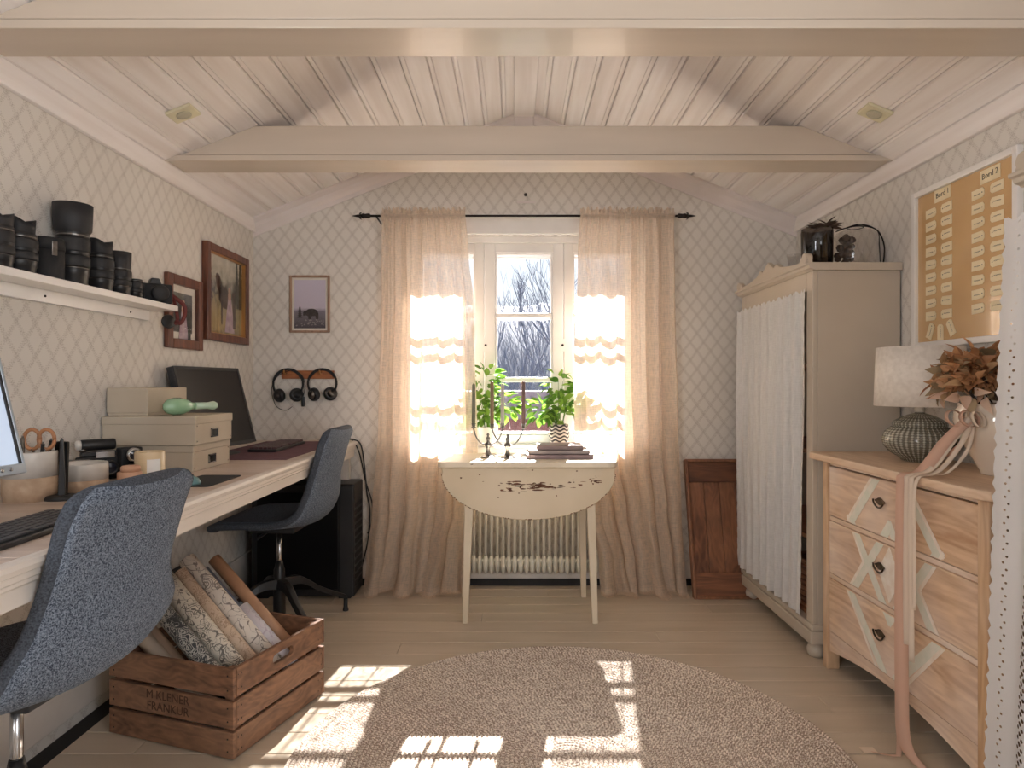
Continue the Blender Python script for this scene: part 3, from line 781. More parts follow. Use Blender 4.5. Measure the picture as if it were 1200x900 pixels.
# ------------------------------------------------------------------ back wall items
def picture(name, label, M4, w_, h_, fw, fm, depth, print_mat, mat_w=0, extra=None, gold=False, grp=None):
    """M4 maps (a right, b up, d toward viewer) ; origin = lower left on the wall"""
    t = thing(name, label, 'picture', tuple(M4.translation), group=grp)
    for (a0, a1, b0, b1, hz) in ((0, fw, 0, h_, 0), (w_ - fw, w_, 0, h_, 0), (fw, w_ - fw, 0, fw, 1), (fw, w_ - fw, h_ - fw, h_, 1)):
        MB().box(a0, a1, b0, b1, .0005, depth, M4).build('frame_rail', fm, t, bev=.004)
    MB().box(fw - .001, w_ - fw + .001, fw - .001, h_ - fw + .001, .001, .004, M4).build('backing', M['matboard'], t)
    MB().box(fw + mat_w, w_ - fw - mat_w, fw + mat_w, h_ - fw - mat_w, .004, .005, M4).build('print', print_mat, t)
    if gold:
        g = MB(); q = .004
        for (a0, a1, b0, b1) in ((fw, fw + q, fw, h_ - fw), (w_ - fw - q, w_ - fw, fw, h_ - fw), (fw, w_ - fw, fw, fw + q), (fw, w_ - fw, h_ - fw - q, h_ - fw)):
            g.box(a0, a1, b0, b1, .004, depth * .75, M4)
        g.build('gilt_slip', M['gold'], t)
    if extra: extra(t, M4)
    MB().box(fw, w_ - fw, fw, h_ - fw, .0085, .0095, M4).build('glazing', M['clear'], t)
    return t
def gradmat(name, stops, axis=2, lo=0, hi=1, nscale=30, namt=.1):
    m, nt, b = base(name, .6)
    t = N(nt, 'ShaderNodeTexCoord'); s = N(nt, 'ShaderNodeSeparateXYZ'); nt.links.new(t.outputs['Object'], s.inputs[0])
    v = math_(nt, 'DIVIDE', math_(nt, 'SUBTRACT', s.outputs[axis], lo), hi - lo)
    n = noisen(nt, nscale, (1, 1, 1), 6)
    v = math_(nt, 'ADD', v, math_(nt, 'MULTIPLY', math_(nt, 'SUBTRACT', n, .5), namt))
    r = N(nt, 'ShaderNodeValToRGB'); nt.links.new(v, r.inputs[0]); e = r.color_ramp.elements
    while len(e) < len(stops): e.new(.5)
    for i, (p, c) in enumerate(stops): e[i].position = p; e[i].color = c
    nt.links.new(r.outputs[0], b.inputs['Base Color']); return m
def ell(cx, cy, a, b, n=14, rot=0):
    return [(cx + a * math.cos(t) * math.cos(rot) - b * math.sin(t) * math.sin(rot), cy + a * math.cos(t) * math.sin(rot) + b * math.sin(t) * math.cos(rot)) for t in [2 * math.pi * k / n for k in range(n)]]
p0 = at(340, 390, YB); p1 = at(387, 323, YB)
W_, H_ = p1.x - p0.x, p1.z - p0.z
sky_print = gradmat('misty_field_print', [(0, srgb(70, 62, 68)), (.16, srgb(96, 88, 92)), (.34, srgb(126, 118, 126)), (.42, srgb(196, 186, 200)), (1, srgb(202, 194, 212))], 2, .01, H_, 40, .08)
dk = mat('print_dark', srgb(44, 36, 34), srgb(62, 50, 46), .6, scale=60); gr = mat('print_pale_grass', srgb(150, 142, 140), rough=.6)
def bear(t, M4):
    b = MB(); z0, z1 = .0052, .0058
    cx, cy = W_ * .54, H_ * .33
    b.prism([(cx - .044, cy - .012), (cx - .046, cy + .006), (cx - .036, cy + .017), (cx - .028, cy + .016), (cx - .018, cy + .026), (cx, cy + .028), (cx + .016, cy + .026), (cx + .032, cy + .018), (cx + .038, cy), (cx + .038, cy - .028), (cx + .024, cy - .028), (cx + .020, cy - .012), (cx + .002, cy - .013), (cx - .004, cy - .030), (cx - .016, cy - .030), (cx - .018, cy - .014), (cx - .030, cy - .008)], M4, z0, z1)
    b.build('bear_silhouette', dk, t)
    s = MB(); sx, sy = W_ * .25, H_ * .30
    s.prism([(sx - .001, sy - .02), (sx + .001, sy - .02), (sx + .001, sy + .05), (sx - .001, sy + .05)], M4, z0, z1)
    for k in range(6): s.prism([(sx - .016 + k * .002, sy - .012 + k * .010), (sx + .016 - k * .002, sy - .012 + k * .010), (sx, sy + .002 + k * .010)], M4, z0, z1 + k * .00005)
    s.build('sapling_silhouette', dk, t)
    g = MB(); rn = random.Random(2)
    for k in range(40):
        gx, gy = rn.uniform(.03, W_ - .03), rn.uniform(.035, H_ * .22)
        g.prism([(gx - .004, gy), (gx + .004, gy), (gx + .002, gy + .005), (gx - .003, gy + .004)], M4, z0, z0 + .0003)
    g.build('pale_grass', gr, t, kind='stuff')
picture('framed_bear_print', 'small framed print of a bear on a misty field, on the window wall', frame_of((p0.x, YB, p0.z), (1, 0, 0), (0, 0, 1)), W_, H_, .012, M['framel'], .018, sky_print, .012, bear)

# left wall pictures  (a = along +y, b = up, d = +x)
def wl(px, py, X=XL + .012):
    Y = -X * F / (603 - px); return Vector((X, Y, EYE - (py - 450) * Y / F))
forest = gradmat('forest_print', [(0, srgb(110, 96, 64)), (.2, srgb(170, 150, 104)), (.40, srgb(140, 128, 96)), (.52, srgb(66, 66, 54)), (.7, srgb(170, 164, 148)), (1, srgb(216, 210, 196))], 2, 0, .45, 22, .5)
wood2 = gradmat('woodland_couple_print', [(0, srgb(70, 64, 66)), (.3, srgb(60, 60, 58)), (.6, srgb(36, 38, 38)), (1, srgb(120, 120, 112))], 2, .05, .26, 24, .6)
lilac = mat('print_lilac_dress', srgb(160, 136, 150), srgb(190, 168, 176), .6, scale=30)
brownp = mat('print_brown', srgb(84, 58, 44), srgb(60, 42, 34), .6, scale=30)
darkp = mat('print_dark_trees', srgb(34, 36, 30), srgb(60, 62, 50), .6, scale=30)
skin = mat('print_skin', srgb(190, 150, 130), rough=.6)
def couple(w_, h_, sc_, cx, cy, horse):
    def f(t, M4):
        z0, z1 = .0052, .0058
        if horse:
            tr = MB(); rn = random.Random(5)
            for (x, ww, b0, b1) in ((.07, .035, .45, .95), (w_ - .06, .045, .40, .93), (w_ - .10, .03, .5, .9)):
                for k in range(7):
                    yb = h_ * (b0 + (b1 - b0) * k / 7); s_ = ww * (1 - k / 9)
                    tr.prism([(x - s_, yb), (x + s_, yb), (x + s_ * .3, yb + .05), (x, yb + .07), (x - s_ * .3, yb + .05)], M4, z0, z0 + .0001 * (k + 2))
            tr.build('dark_trees', darkp, t)
            b = MB(); b.prism(ell(cx - .05 * sc_, cy + .02, .06 * sc_, .045 * sc_, rot=-.5), M4, z0, z1 + .0003)
            b.prism(ell(cx - .10 * sc_, cy + .07 * sc_, .025 * sc_, .05 * sc_, rot=.5), M4, z0, z1 + .0003)
            for dx in (-.08, -.02): b.prism([(cx + dx * sc_, cy), (cx + dx * sc_ + .015, cy), (cx + dx * sc_ + .01, cy - .10 * sc_), (cx + dx * sc_ + .003, cy - .10 * sc_)], M4, z0, z1 + .0003)
            b.build('horse_shape', brownp, t)
        d = MB(); d.prism([(cx - .015 * sc_, cy + .02), (cx + .018 * sc_, cy + .02), (cx + .05 * sc_, cy - .13 * sc_), (cx - .045 * sc_, cy - .13 * sc_)], M4, z0, z1 + .0006); d.build('pale_dress', lilac, t)
        s = MB(); s.prism(ell(cx, cy + .055 * sc_, .011 * sc_, .014 * sc_), M4, z0, z1 + .0007); s.prism(ell(cx, cy + .03 * sc_, .015 * sc_, .02 * sc_), M4, z0, z1 + .0007); s.build('figure', skin, t)
        e = MB(); e.prism([(cx + .03 * sc_, cy + .05 * sc_), (cx + .06 * sc_, cy + .05 * sc_), (cx + .06 * sc_, cy - .11 * sc_), (cx + .035 * sc_, cy - .11 * sc_)], M4, z0, z1 + .0008); e.build('dark_suit_figure', brownp if horse else darkp, t)
    return f
a = wl(195, 407); b = wl(236, 330.5)
w2, h2 = b.y - a.y, .305
# on this wall a viewer sees +y to the right, frame normal +x
picture('framed_photo', 'smaller brown-framed photo with white mat on the left wall', frame_of((XL, a.y, 1.231), (0, 1, 0), (0, 0, 1)), w2, h2, .040, M['framew'], .022, wood2, .030, couple(w2, h2, 1.05, w2 * .5, h2 * .45, False), False, 'brown-framed photographs')
a = wl(239, 398); b = wl(288.5, 302)
w3, h3 = b.y - a.y, .447
picture('framed_photo', 'larger brown-framed forest photo on the left wall, nearer the corner', frame_of((XL, a.y, 1.284), (0, 1, 0), (0, 0, 1)), w3, h3, .036, M['framew'], .03, forest, .0, couple(w3, h3, 1.12, w3 * .60, h3 * .44, True), True, 'brown-framed photographs')

# hook rack + headphones
ZR0 = at(0, 444, YB - .01).z
rk = thing('hook_rack', 'small wooden hook rack on the window wall holding headphones', 'hook rack', (at(360, 0, YB).x, YB, ZR0))
MB().box(at(331, 0, YB).x, at(392, 0, YB).x, YB - .016, YB, ZR0, ZR0 + .045).build('rail', wood('orange_wood', srgb(186, 116, 66), srgb(140, 80, 44), 0), rk, bev=.003)
for px in (337, 378):
    x = at(px, 0, YB).x
    MB().tube(cr([(x, YB - .014, ZR0 + .03), (x, YB - .035, ZR0 + .025), (x, YB - .05, ZR0 + .03), (x, YB - .056, ZR0 + .045)], 4), .004, 8).build('peg', M['gold'], rk)
def headphones(cx, ztop, lab, r=.078, big=True):
    y0 = YB - .035
    t = thing('headphones', lab, 'headphones', (cx, y0, ztop - .15), group='headphones on the hook rack')
    zc_ = ztop - r
    band = [(cx + r * math.sin(a), y0, zc_ + r * math.cos(a)) for a in [R(-118 + 236 * k / 20) for k in range(21)]]
    MB().tube(band, [.006] * 21, 8, flat=1.0).build('headband', M['rubber'], t)
    MB().tube([(cx + r * .93 * math.sin(a), y0, zc_ + r * .95 * math.cos(a)) for a in [R(-60 + 120 * k / 12) for k in range(13)]], .005, 6).build('head_pad', M['blackm'], t)
    for s in (-1, 1):
        ang = R(118) * s
        ex, ez = cx + (r * math.sin(ang)) * .55, zc_ + r * math.cos(ang) - .022
        T = Matrix.Rotation(R(90 - s * 8), 4, 'X') @ Matrix.Rotation(R(s * 28), 4, 'Y')
        MB().lathe([(.0, 0), (.020, .0), (.034, .004), (.037, .012), (.036, .022), (.030, .030), (.022, .032), (0, .031)], (ex, y0 + .012, ez), 22, T).build('ear_cup', M['black'], t)
        MB().lathe([(.018, .031), (.022, .033), (.0, .035)], (ex, y0 + .012, ez), 18, T).build('cup_badge', M['silver'] if big else M['blackm'], t)
        MB().tube([(cx + r * math.sin(ang), y0, zc_ + r * math.cos(ang)), (ex + s * .025, y0, ez + .01)], .005, 6).build('yoke', M['blackm'], t)
    return t
h1 = headphones(at(338, 0, YB - .03).x, at(0, 432.5, YB - .035).z, 'black headphones with a hanging cable, left on the hook rack', .080, False)
cx = at(338, 0, YB - .03).x; zz = at(0, 433, YB).z
MB().tube(cr([(cx + .03, YB - .03, zz), (cx - .05, YB - .028, zz - .03), (cx - .09, YB - .028, zz - .10), (cx - .07, YB - .028, zz - .19), (cx - .02, YB - .028, zz - .22), (cx + .02, YB - .03, zz - .20)], 6), .0018, 5).build('cable', M['blackm'], h1)
MB().tube(cr([(cx + .02, YB - .026, zz), (cx + .07, YB - .026, zz - .03), (cx + .088, YB - .026, zz - .09), (cx + .078, YB - .03, zz - .15)], 5), .0018, 5).build('cable', M['blackm'], h1)
MB().box(cx + .070, cx + .086, YB - .036, YB - .022, zz - .20, zz - .145).build('plug', M['black'], h1, bev=.003)
headphones(at(378, 0, YB - .03).x, at(0, 432.5, YB - .035).z, 'large black studio headphones, right on the hook rack', .076, True)
wh = thing('wall_hook', 'tiny rosette hook high on the wall above the curtain rod', 'hook', tuple(at(616, 228, YB)))
q = at(616, 228, YB); MB().lathe([(.010, 0), (.008, .004), (.003, .006), (.003, .014), (0, .015)], q, 12, Matrix.Rotation(R(90), 4, 'X')).build('rosette', M['silver'], wh)
q = at(617, 237, YB); MB().box(q.x - .05, q.x + .05, YB - .004, YB, q.z - .006, q.z + .006).build('label_strip', M['trim'], wh)

# ------------------------------------------------------------------ desk
dk_ = thing('desk', 'long whitewashed wooden desk running along the left wall', 'desk', (-1.13, 1.9, 0))
DX, DZ = -.865, .780
y = .20; k = 0
while y < 3.52:
    y1 = min(y + .135, 3.535)
    MB().box(XL + .002, DX + .001, y + .0008, y1 - .0008, DZ - .03, DZ).build('desk_board', M['deskp'], dk_, bev=.0015, seg=1)
    y = y1
pr = [(DX - .005, DZ - .085), (DX + .002, DZ - .085), (DX + .002, DZ - .052), (DX + .009, DZ - .046), (DX + .009, DZ - .040), (DX + .013, DZ - .036), (DX + .013, DZ - .026), (DX + .020, DZ - .022), (DX + .024, DZ - .012), (DX + .022, DZ - .003), (DX + .012, DZ), (DX + .001, DZ), (DX - .005, DZ - .03)]
mb = MB(); n = len(pr)
vs = [(a, .2, b) for a, b in pr] + [(a, 3.535, b) for a, b in pr]
mb.add(vs, [[i, (i + 1) % n, n + (i + 1) % n, n + i] for i in range(n)] + [list(range(n)), list(range(2 * n - 1, n - 1, -1))]).build('moulded_edge', M['deskedge'], dk_)
for yy in (.5, 1.15, 3.42):
    MB().box(XL + .015, DX - .01, yy, yy + .03, DZ - .075, DZ - .03).build('support_bracket', M['deskedge'], dk_)
MB().box(XL + .002, XL + .03, .2, 3.535, DZ - .08, DZ - .03).build('wall_batten', M['deskedge'], dk_)
for yy in (.30, 3.47):
    MB().box(DX - .05, DX - .01, yy, yy + .04, 0, DZ - .03).build('leg', M['deskedge'], dk_)

# storage boxes
kr = mat('kraft_grey_board', srgb(188, 176, 158), srgb(180, 167, 148), .7, scale=5)
def storage(x0, x1, y0, y1, z0, z1, lid, lab, plate=True):
    t = thing('storage_box', lab, 'box', ((x0 + x1) / 2, (y0 + y1) / 2, z0), group='grey cardboard boxes stacked on the desk')
    MB().box(x0 + .003, x1 - .003, y0 + .003, y1 - .003, z0, z1 - .004).build('box_body', kr, t, bev=.002)
    MB().box(x0, x1, y0, y1, z1 - lid, z1).build('lid', kr, t, bev=.003)
    if plate:
        ym = (y0 + y1) / 2 - .005; zm = (z0 + z1 - lid) / 2
        pl = MB()
        for a in ((ym - .026, ym + .026, zm + .012, zm + .016), (ym - .026, ym + .026, zm - .016, zm - .012), (ym - .026, ym - .022, zm - .016, zm + .016), (ym + .022, ym + .026, zm - .016, zm + .016)):
            pl.box(x1 - .003, x1 + .002, *a)
        h = pl.build('label_holder', M['chrome'], t)
        MB().box(x1 - .003, x1 - .001, ym - .022, ym + .022, zm - .012, zm + .012).build('label_card', M['screen'], h)
        for yy in (y0 + .016, y1 - .016):
            for zz in (z0 + .012, z1 - lid - .006):
                MB().lathe([(.003, 0), (.002, .0015), (0, .002)], (x1 - .003, yy, zz), 8, Matrix.Rotation(R(90), 4, 'Y')).build('rivet', M['chrome'], t)
    return t
storage(-1.406, -1.10, 2.25, 2.545, DZ, DZ + .093, .026, 'wide grey storage box with metal label holder, bottom of the stack')
storage(-1.408, -1.085, 2.236, 2.530, DZ + .0935, DZ + .192, .028, 'wide grey storage box with metal label holder, middle of the stack')
t = storage(-1.405, -1.262, 2.262, 2.53, DZ + .1925, DZ + .290, .088, 'smaller plain grey box on top of the stacked boxes', False)
# mint glass bottle lying on the box
mg = mat('mint_glass', srgb(158, 196, 160), srgb(140, 182, 146), .15, coat=.6, scale=20)
bt = thing('mint_bottle', 'pale mint glass bottle lying on the grey boxes', 'bottle', (-1.19, 2.36, DZ + .193))
T = Matrix.Rotation(R(62), 4, 'Z') @ Matrix.Rotation(R(90), 4, 'Y')
ax = Vector((math.cos(R(62)), math.sin(R(62)), 0))
c0 = Vector((-1.218, 2.285, DZ + .1925 + .031))
MB().lathe([(0, -.004), (.012, 0), (.024, .012), (.030, .035), (.030, .06), (.024, .085), (.014, .102), (.0125, .115)], c0, 24, T, mod=lambda a, j, z: 1 + .03 * math.cos(12 * a)).build('bottle_body', mg, bt)
MB().lathe([(.0125, .113), (.0125, .16), (.015, .175), (.0165, .185), (.012, .197), (0, .2)], c0, 20, T @ Matrix.Rotation(R(4), 4, 'X')).build('bottle_neck', mat('mint_pale', srgb(188, 212, 186), rough=.2, coat=.5), bt)

# monitors: screen quads in real space
def monitor(name, lab, bl, br, tilt, h, bez, body, scr, depth=.03, low=None, stand=True, grp=None):
    """bl,br bottom corners (near, far); screen leans back toward the wall by tilt metres"""
    bl, br = Vector(bl), Vector(br); A = (br - bl); Wd = A.length; A.normalize()
    B = Vector((0, 0, h)) + Vector((-tilt, 0, 0)); Hh = B.length; B.normalize()
    t = thing(name, lab, 'monitor', tuple((bl + br) / 2), group=grp)
    M4 = frame_of(bl, A, B)
    # A along y (+), B up -> A x B = +x : toward the room
    MB().box(0, Wd, 0, Hh, -depth, -.001, M4).build('housing', body, t, bev=.004)
    MB().box(bez, Wd - bez, low or bez, Hh - bez, -.002, .0005, M4).build('screen', scr, t)
    fr = MB(); lo = low or bez
    fr.box(0, bez, 0, Hh, -.001, .004, M4).box(Wd - bez, Wd, 0, Hh, -.001, .004, M4).box(bez, Wd - bez, Hh - bez, Hh, -.001, .004, M4).box(bez, Wd - bez, 0, lo, -.001, .004, M4)
    fr.build('bezel', body, t, bev=.0015)
    if stand:
        m = (bl + br) / 2; 
        MB().tube([m + Vector((-.02, 0, -.001)) + B * .12 - A.cross(B) * .03, Vector((m.x - .05, m.y, DZ + .008))], .018, 10).build('stand_neck', body, t)
        MB().lathe([(.10, 0), (.10, .006), (.03, .012), (0, .012)], (m.x - .035, m.y, DZ), 26, Matrix.Diagonal((.8, 1.1, 1, 1))).build('stand_foot', body, t)
    return t, M4, Wd, Hh
monitor('monitor', 'black monitor behind the grey boxes in the corner of the desk', (-1.27, 2.60, .815), (-1.205, 3.06, .815), .085, .34, .014, M['blackm'], M['screen'])
alu = mat('brushed_aluminium', srgb(176, 186, 196), rough=.35, metal=.3)
lit, lnt, lb_ = base('lit_screen', .15)
lb_.inputs['Base Color'].default_value = srgb(150, 165, 185); lb_.inputs['Emission Color'].default_value = srgb(205, 218, 238); lb_.inputs['Emission Strength'].default_value = .33
m1, M4, Wd, Hh = monitor('monitor', 'pale lit monitor with silver lower edge, cut by the left photo edge', (-1.14, .99, .885), (-1.095, 1.47, .885), .085, .36, .012, M['blackm'], lit, .028)
MB().box(0, Wd, -.001, .022, -.026, .0055, M4).build('silver_chin', alu, m1, bev=.002)
MB().box(Wd - .006, Wd + .001, 0, Hh, -.026, .0052, M4).build('silver_side', alu, m1, bev=.001)
for k in range(4):
    MB().lathe([(.0045, 0), (.0045, .0015), (.003, .002), (0, .002)], M4 @ Vector((Wd - .04 - k * .022, .011, .0055)), 10, M4.to_3x3().to_4x4()).build('button', M['chrome'], m1)

# keyboards
def keyboard(loc, rz, rows, cols, name, lab, keym, kz=.008):
    t = thing(name, lab, 'keyboard', loc, rz, 'computer keyboards')
    L = cols * .0192 + .012; D = rows * .0192 + .012
    MB().box(0, L, 0, D, 0, .012).build('key_base', M['black'], t, bev=.003, local=True)
    kb = MB().box(-.0078, .0078, -.0078, .0078, 0, kz); src = None
    for r in range(rows):
        c = 0
        while c < cols:
            wdt = 1
            if r == 0 and 3 < c < 9: wdt = 6 if c == 4 else 1
            x = .006 + (c + wdt / 2) * .0192; yy = .006 + (r + .5) * .0192
            if src is None:
                src = kb.build('key', keym, t, bev=.0012, seg=1, local=True); src.location = (x, yy, .012)
            else:
                o = copyo(src, t, loc=(x, yy, .012), scale=(wdt * 1.1 if wdt > 1 else 1, 1, 1))
            c += wdt
    return t
keyr = mat('pinkish_key_caps', srgb(88, 62, 66), srgb(60, 46, 50), .45, scale=40)
keyboard((-1.045, 2.885, DZ + .004), R(91), 6, 21, 'keyboard', 'black keyboard with reddish keys on the burgundy desk mat', keyr, .010)
keyk = mat('dark_key_caps', srgb(46, 47, 50), srgb(38, 38, 42), .4)
keyboard((-.925, 1.10, DZ), R(93), 6, 21, 'keyboard', 'flat black keyboard at the near left end of the desk', keyk, .005)
burg = mat('burgundy_felt', srgb(104, 70, 78), srgb(92, 60, 68), .85, scale=30, bump=.2, bscale=300)
o = MB().box(-1.30, -.91, 2.62, 3.44, DZ, DZ + .003).build('desk_mat', burg, bev=.001); tag(o, 'burgundy desk mat under the far keyboard', 'desk mat')
o = MB().prism(roundrect(-1.03, -.90, 1.93, 2.17, .012), T0, DZ, DZ + .003).build('mouse_mat', M['rubber']); tag(o, 'black mouse mat on the desk just past the near chair', 'mouse mat')
ms = thing('computer_mouse', 'small teal-grey mouse half hidden behind the near chair', 'mouse', (-.985, 1.965, DZ + .003))
MB().lathe([(.030, 0), (.031, .006), (.026, .018), (.014, .027), (0, .030)], (-.985, 1.965, DZ + .003), 20, Matrix.Diagonal((1.5, 1.0, 1, 1))).build('mouse_shell', mat('teal_plastic', srgb(96, 128, 128), rough=.3), ms)
MB().lathe([(.004, -.004), (.004, .004)], (-.965, 1.965, DZ + .029), 10, Matrix.Rotation(R(90), 4, 'X')).build('scroll_wheel', M['black'], ms)

# pots on the desk
def twotone(cx, cy, r, h, split, lab, grp, name='pen_cup', foot=True):
    t = thing(name, lab, 'pot', (cx, cy, DZ), group=grp)
    zf = .012
    MB().lathe([(r * .93, 0), (r * .93, zf), (r * .99, zf + .004), (r, split)], (cx, cy, DZ), 32).build('tan_base', clay, t, label='unglazed tan lower part')
    MB().lathe([(r, split), (r * .99, h - .004), (r * .97, h), (r * .93, h - .003), (r * .92, .02), (0, .018)], (cx, cy, DZ), 32).build('glazed_rim', glz, t, label='white glazed upper part')
    return t
clay = mat('tan_stoneware', srgb(194, 168, 142), srgb(178, 150, 124), .7, scale=40, bump=.15, bscale=150)
glz = mat('white_stoneware', srgb(214, 208, 200), srgb(200, 194, 186), .35, scale=14)
twotone(-1.268, 1.72, .062, .128, .062, 'tall two-tone ceramic cup holding scissors and pens', 'two-tone stoneware pots')
twotone(-1.215, 1.85, .062, .082, .036, 'low two-tone ceramic bowl behind the near chair', 'two-tone stoneware pots', 'ceramic_bowl')
org = mat('orange_handles', srgb(186, 134, 96), srgb(170, 116, 80), .4)
s_ = thing('scissors', 'scissors with orange handles standing in the two-tone cup', 'scissors', (-1.25, 1.72, DZ + .02))
for dx, ti in ((-.018, -10), (.020, 12)):
    c = Vector((-1.245 + dx, 1.72, DZ + .158))
    MB().tube([c + Vector((math.cos(a) * .021, 0, math.sin(a) * .026)) for a in [R(20 * k) for k in range(19)]], .0048, 8).build('handle', org, s_)
    MB().tube([c + Vector((0, 0, -.024)), (-1.245, 1.72, DZ + .09), (-1.245 - dx, 1.72, DZ + .022)], [.006, .006, .002], 6, flat=.4).build('blade', M['chrome'], s_)
for i, (dx, dy, tilt, m_, lb) in enumerate(((.045, -.01, 10, M['black'], 'black pen leaning right in the two-tone cup'), (.038, .02, 6, M['blackm'], 'dark marker behind the pens in the two-tone cup'),
                                    (-.04, .0, -6, M['black'], 'black pen left of the scissors in the two-tone cup'), (.01, -.03, 2, M['silver'], 'silver-capped pen in front in the two-tone cup'))):
    p = Vector((-1.268 + dx * .6, 1.72 + dy, DZ + .022)); q = p + Vector((dx * .35, dy * .3, .125 + .006 * i))
    o = thing('pen', lb, 'pen', tuple(p), group='pens in the cup')
    MB().tube([p, q], .0045, 8).build('pen_barrel', m_, o)
    MB().tube([q, q + (q - p).normalized() * .006], [.003, .002], 8).build('pen_button', M['silver'], o)
# black upright stand
p = (-1.205, 1.735)
sd2 = thing('charging_stand', 'black upright double-plate stand beside the two-tone cup', 'stand', (p[0], p[1], DZ))
MB().lathe([(.036, 0), (.036, .006), (.030, .012), (0, .013)], (p[0] + .015, p[1] - .01, DZ), 24, Matrix.Diagonal((1.2, 1, 1, 1))).build('stand_base', M['black'], sd2)
MB().box(-.017, .017, -.006, .006, .010, .150, rotM((p[0] - .008, p[1] + .02, DZ), R(0), 0, R(2))).build('rear_plate', M['screen'], sd2, bev=.003)
q = MB(); MM = rotM((p[0] + .020, p[1] - .015, DZ), R(20))
q.prism([(-.009, .010), (.009, .010), (.004, .155), (.0, .163), (-.004, .155)], MM @ frame_of((0, 0, 0), (1, 0, 0), (0, 0, 1)), -.004, .004); q.build('front_blade', M['black'], sd2, bev=.002)

# old cameras
def lensbarrel(mb, c, r, L, T):
    mb.lathe([(r * 1.0, 0), (r * 1.0, L * .3), (r * .88, L * .34), (r * .88, L * .7), (r * .95, L * .75), (r * .95, L), (r * .75, L), (r * .65, L * .8), (0, L * .78)], c, 22, T)
lensgl = mat('lens_glass', srgb(40, 44, 60), rough=.05, coat=1)
ca = thing('vintage_camera', 'old black folding camera with a flash roll on top, by the grey boxes', 'camera', (-1.25, 2.07, DZ), group='vintage cameras')
D = Vector((.72, -.69, 0)).normalized(); Tl = D.to_track_quat('Z', 'Y').to_matrix().to_4x4()
az = math.atan2(D.y, D.x) - R(90)
Mc = rotM((-1.322, 2.09, DZ), az)
MB().box(-.062, .062, -.018, .018, .0, .074, Mc).build('camera_body', M['rubber'], ca, bev=.006)
MB().box(-.050, .050, -.015, .015, .074, .090, Mc).build('top_plate', M['black'], ca, bev=.004)
MB().box(-.040, .012, .0155, .0185, .070, .088, Mc).build('name_plate', M['chrome'], ca)
MB().lathe([(.011, 0), (.011, .01), (.0, .011)], Mc @ Vector((.045, 0, .09)), 14).build('winding_knob', M['silver'], ca)
MB().lathe([(.017, -.045), (.018, -.04), (.018, .045), (.017, .05)], Mc @ Vector((0, -.002, .110)), 18, Mc.to_3x3().to_4x4() @ Matrix.Rotation(R(90), 4, 'Y')).build('flash_roll', M['black'], ca)
MB().lathe([(.016, 0), (.016, .012), (.011, .016), (0, .016)], Mc @ Vector((.048, -.002, .110)), 16, Mc.to_3x3().to_4x4() @ Matrix.Rotation(R(90), 4, 'Y')).build('roll_cap', glz, ca)
q = MB(); lensbarrel(q, Mc @ Vector((-.022, .018, .038)), .024, .030, Tl); q.build('lens', M['black'], ca)
MB().lathe([(.019, .024), (.0, .026)], Mc @ Vector((-.022, .018, .038)), 18, Tl, cap=False).build('front_glass', lensgl, ca)
cb = thing('vintage_camera', 'old camera with a silver-ringed round lens, against the grey boxes', 'camera', (-1.20, 2.16, DZ), group='vintage cameras')
Mc2 = rotM((-1.248, 2.135, DZ), az + R(8))
MB().box(-.030, .036, -.022, .020, .0, .098, Mc2).build('camera_body', M['rubber'], cb, bev=.005)
MB().lathe([(.024, 0), (.024, .012), (.019, .018), (.016, .018), (.015, .012), (0, .010)], Mc2 @ Vector((0, .020, .074)), 24, Tl).build('upper_lens_ring', M['chrome'], cb)
MB().lathe([(.022, 0), (.022, .018), (.016, .024), (.014, .020), (0, .018)], Mc2 @ Vector((0, .020, .028)), 24, Tl).build('lower_lens_ring', M['black'], cb)
MB().lathe([(.014, .012), (0, .015)], Mc2 @ Vector((0, .020, .074)), 18, Tl, cap=False).build('front_glass', lensgl, cb)
bx = thing('film_tin', 'flat dark box in front of the old cameras', 'box', (-1.27, 1.99, DZ))
MB().box(-.035, .035, -.022, .022, 0, .062, rotM((-1.33, 1.985, DZ), R(12))).build('tin_body', mat('dark_grey_card', srgb(74, 72, 72), rough=.6), bx, bev=.002)
MB().box(-.036, .036, -.023, .023, .062, .072, rotM((-1.33, 1.985, DZ), R(12))).build('tin_lid', mat('grey_card', srgb(110, 108, 106), rough=.6), bx, bev=.002)
# orange ring box
cc = thing('terracotta_cup', 'small orange lidded cup in front of the old cameras', 'cup', (-1.125, 1.92, DZ))
terra = mat('terracotta', srgb(208, 166, 138), srgb(194, 148, 120), .6, scale=20)
MB().lathe([(.042, 0), (.042, .022), (.04, .024), (.036, .022), (0, .022)], (-1.125, 1.92, DZ), 26).build('dish', clay, cc)
MB().lathe([(.030, .022), (.032, .026), (.032, .045), (.030, .047), (.0, .047)], (-1.125, 1.92, DZ), 26).build('cup_body', terra, cc)
MB().lathe([(.026, .047), (.026, .060), (.022, .064), (.0, .065)], (-1.125, 1.925, DZ), 26).build('cup_lid', terra, cc)
jc = thing('jar_candle', 'pale jar candle with a white label beside the grey boxes', 'candle', (-1.105, 2.04, DZ))
jx, jy = -1.135, 2.045
MB().lathe([(.042, 0), (.043, .004), (.043, .092), (.041, .094), (.040, .090), (.040, .008), (0, .006)], (jx, jy, DZ), 30).build('jar', mat('frosted_amber_glass', srgb(220, 196, 160), srgb(206, 180, 142), .25, coat=.4), jc)
MB().lathe([(.0, .0), (.0385, 0), (.0385, .065), (0, .066)], (jx, jy, DZ + .010), 24).build('wax', mat('cream_wax', srgb(236, 222, 196), rough=.5), jc)
lp = MB(); P = []
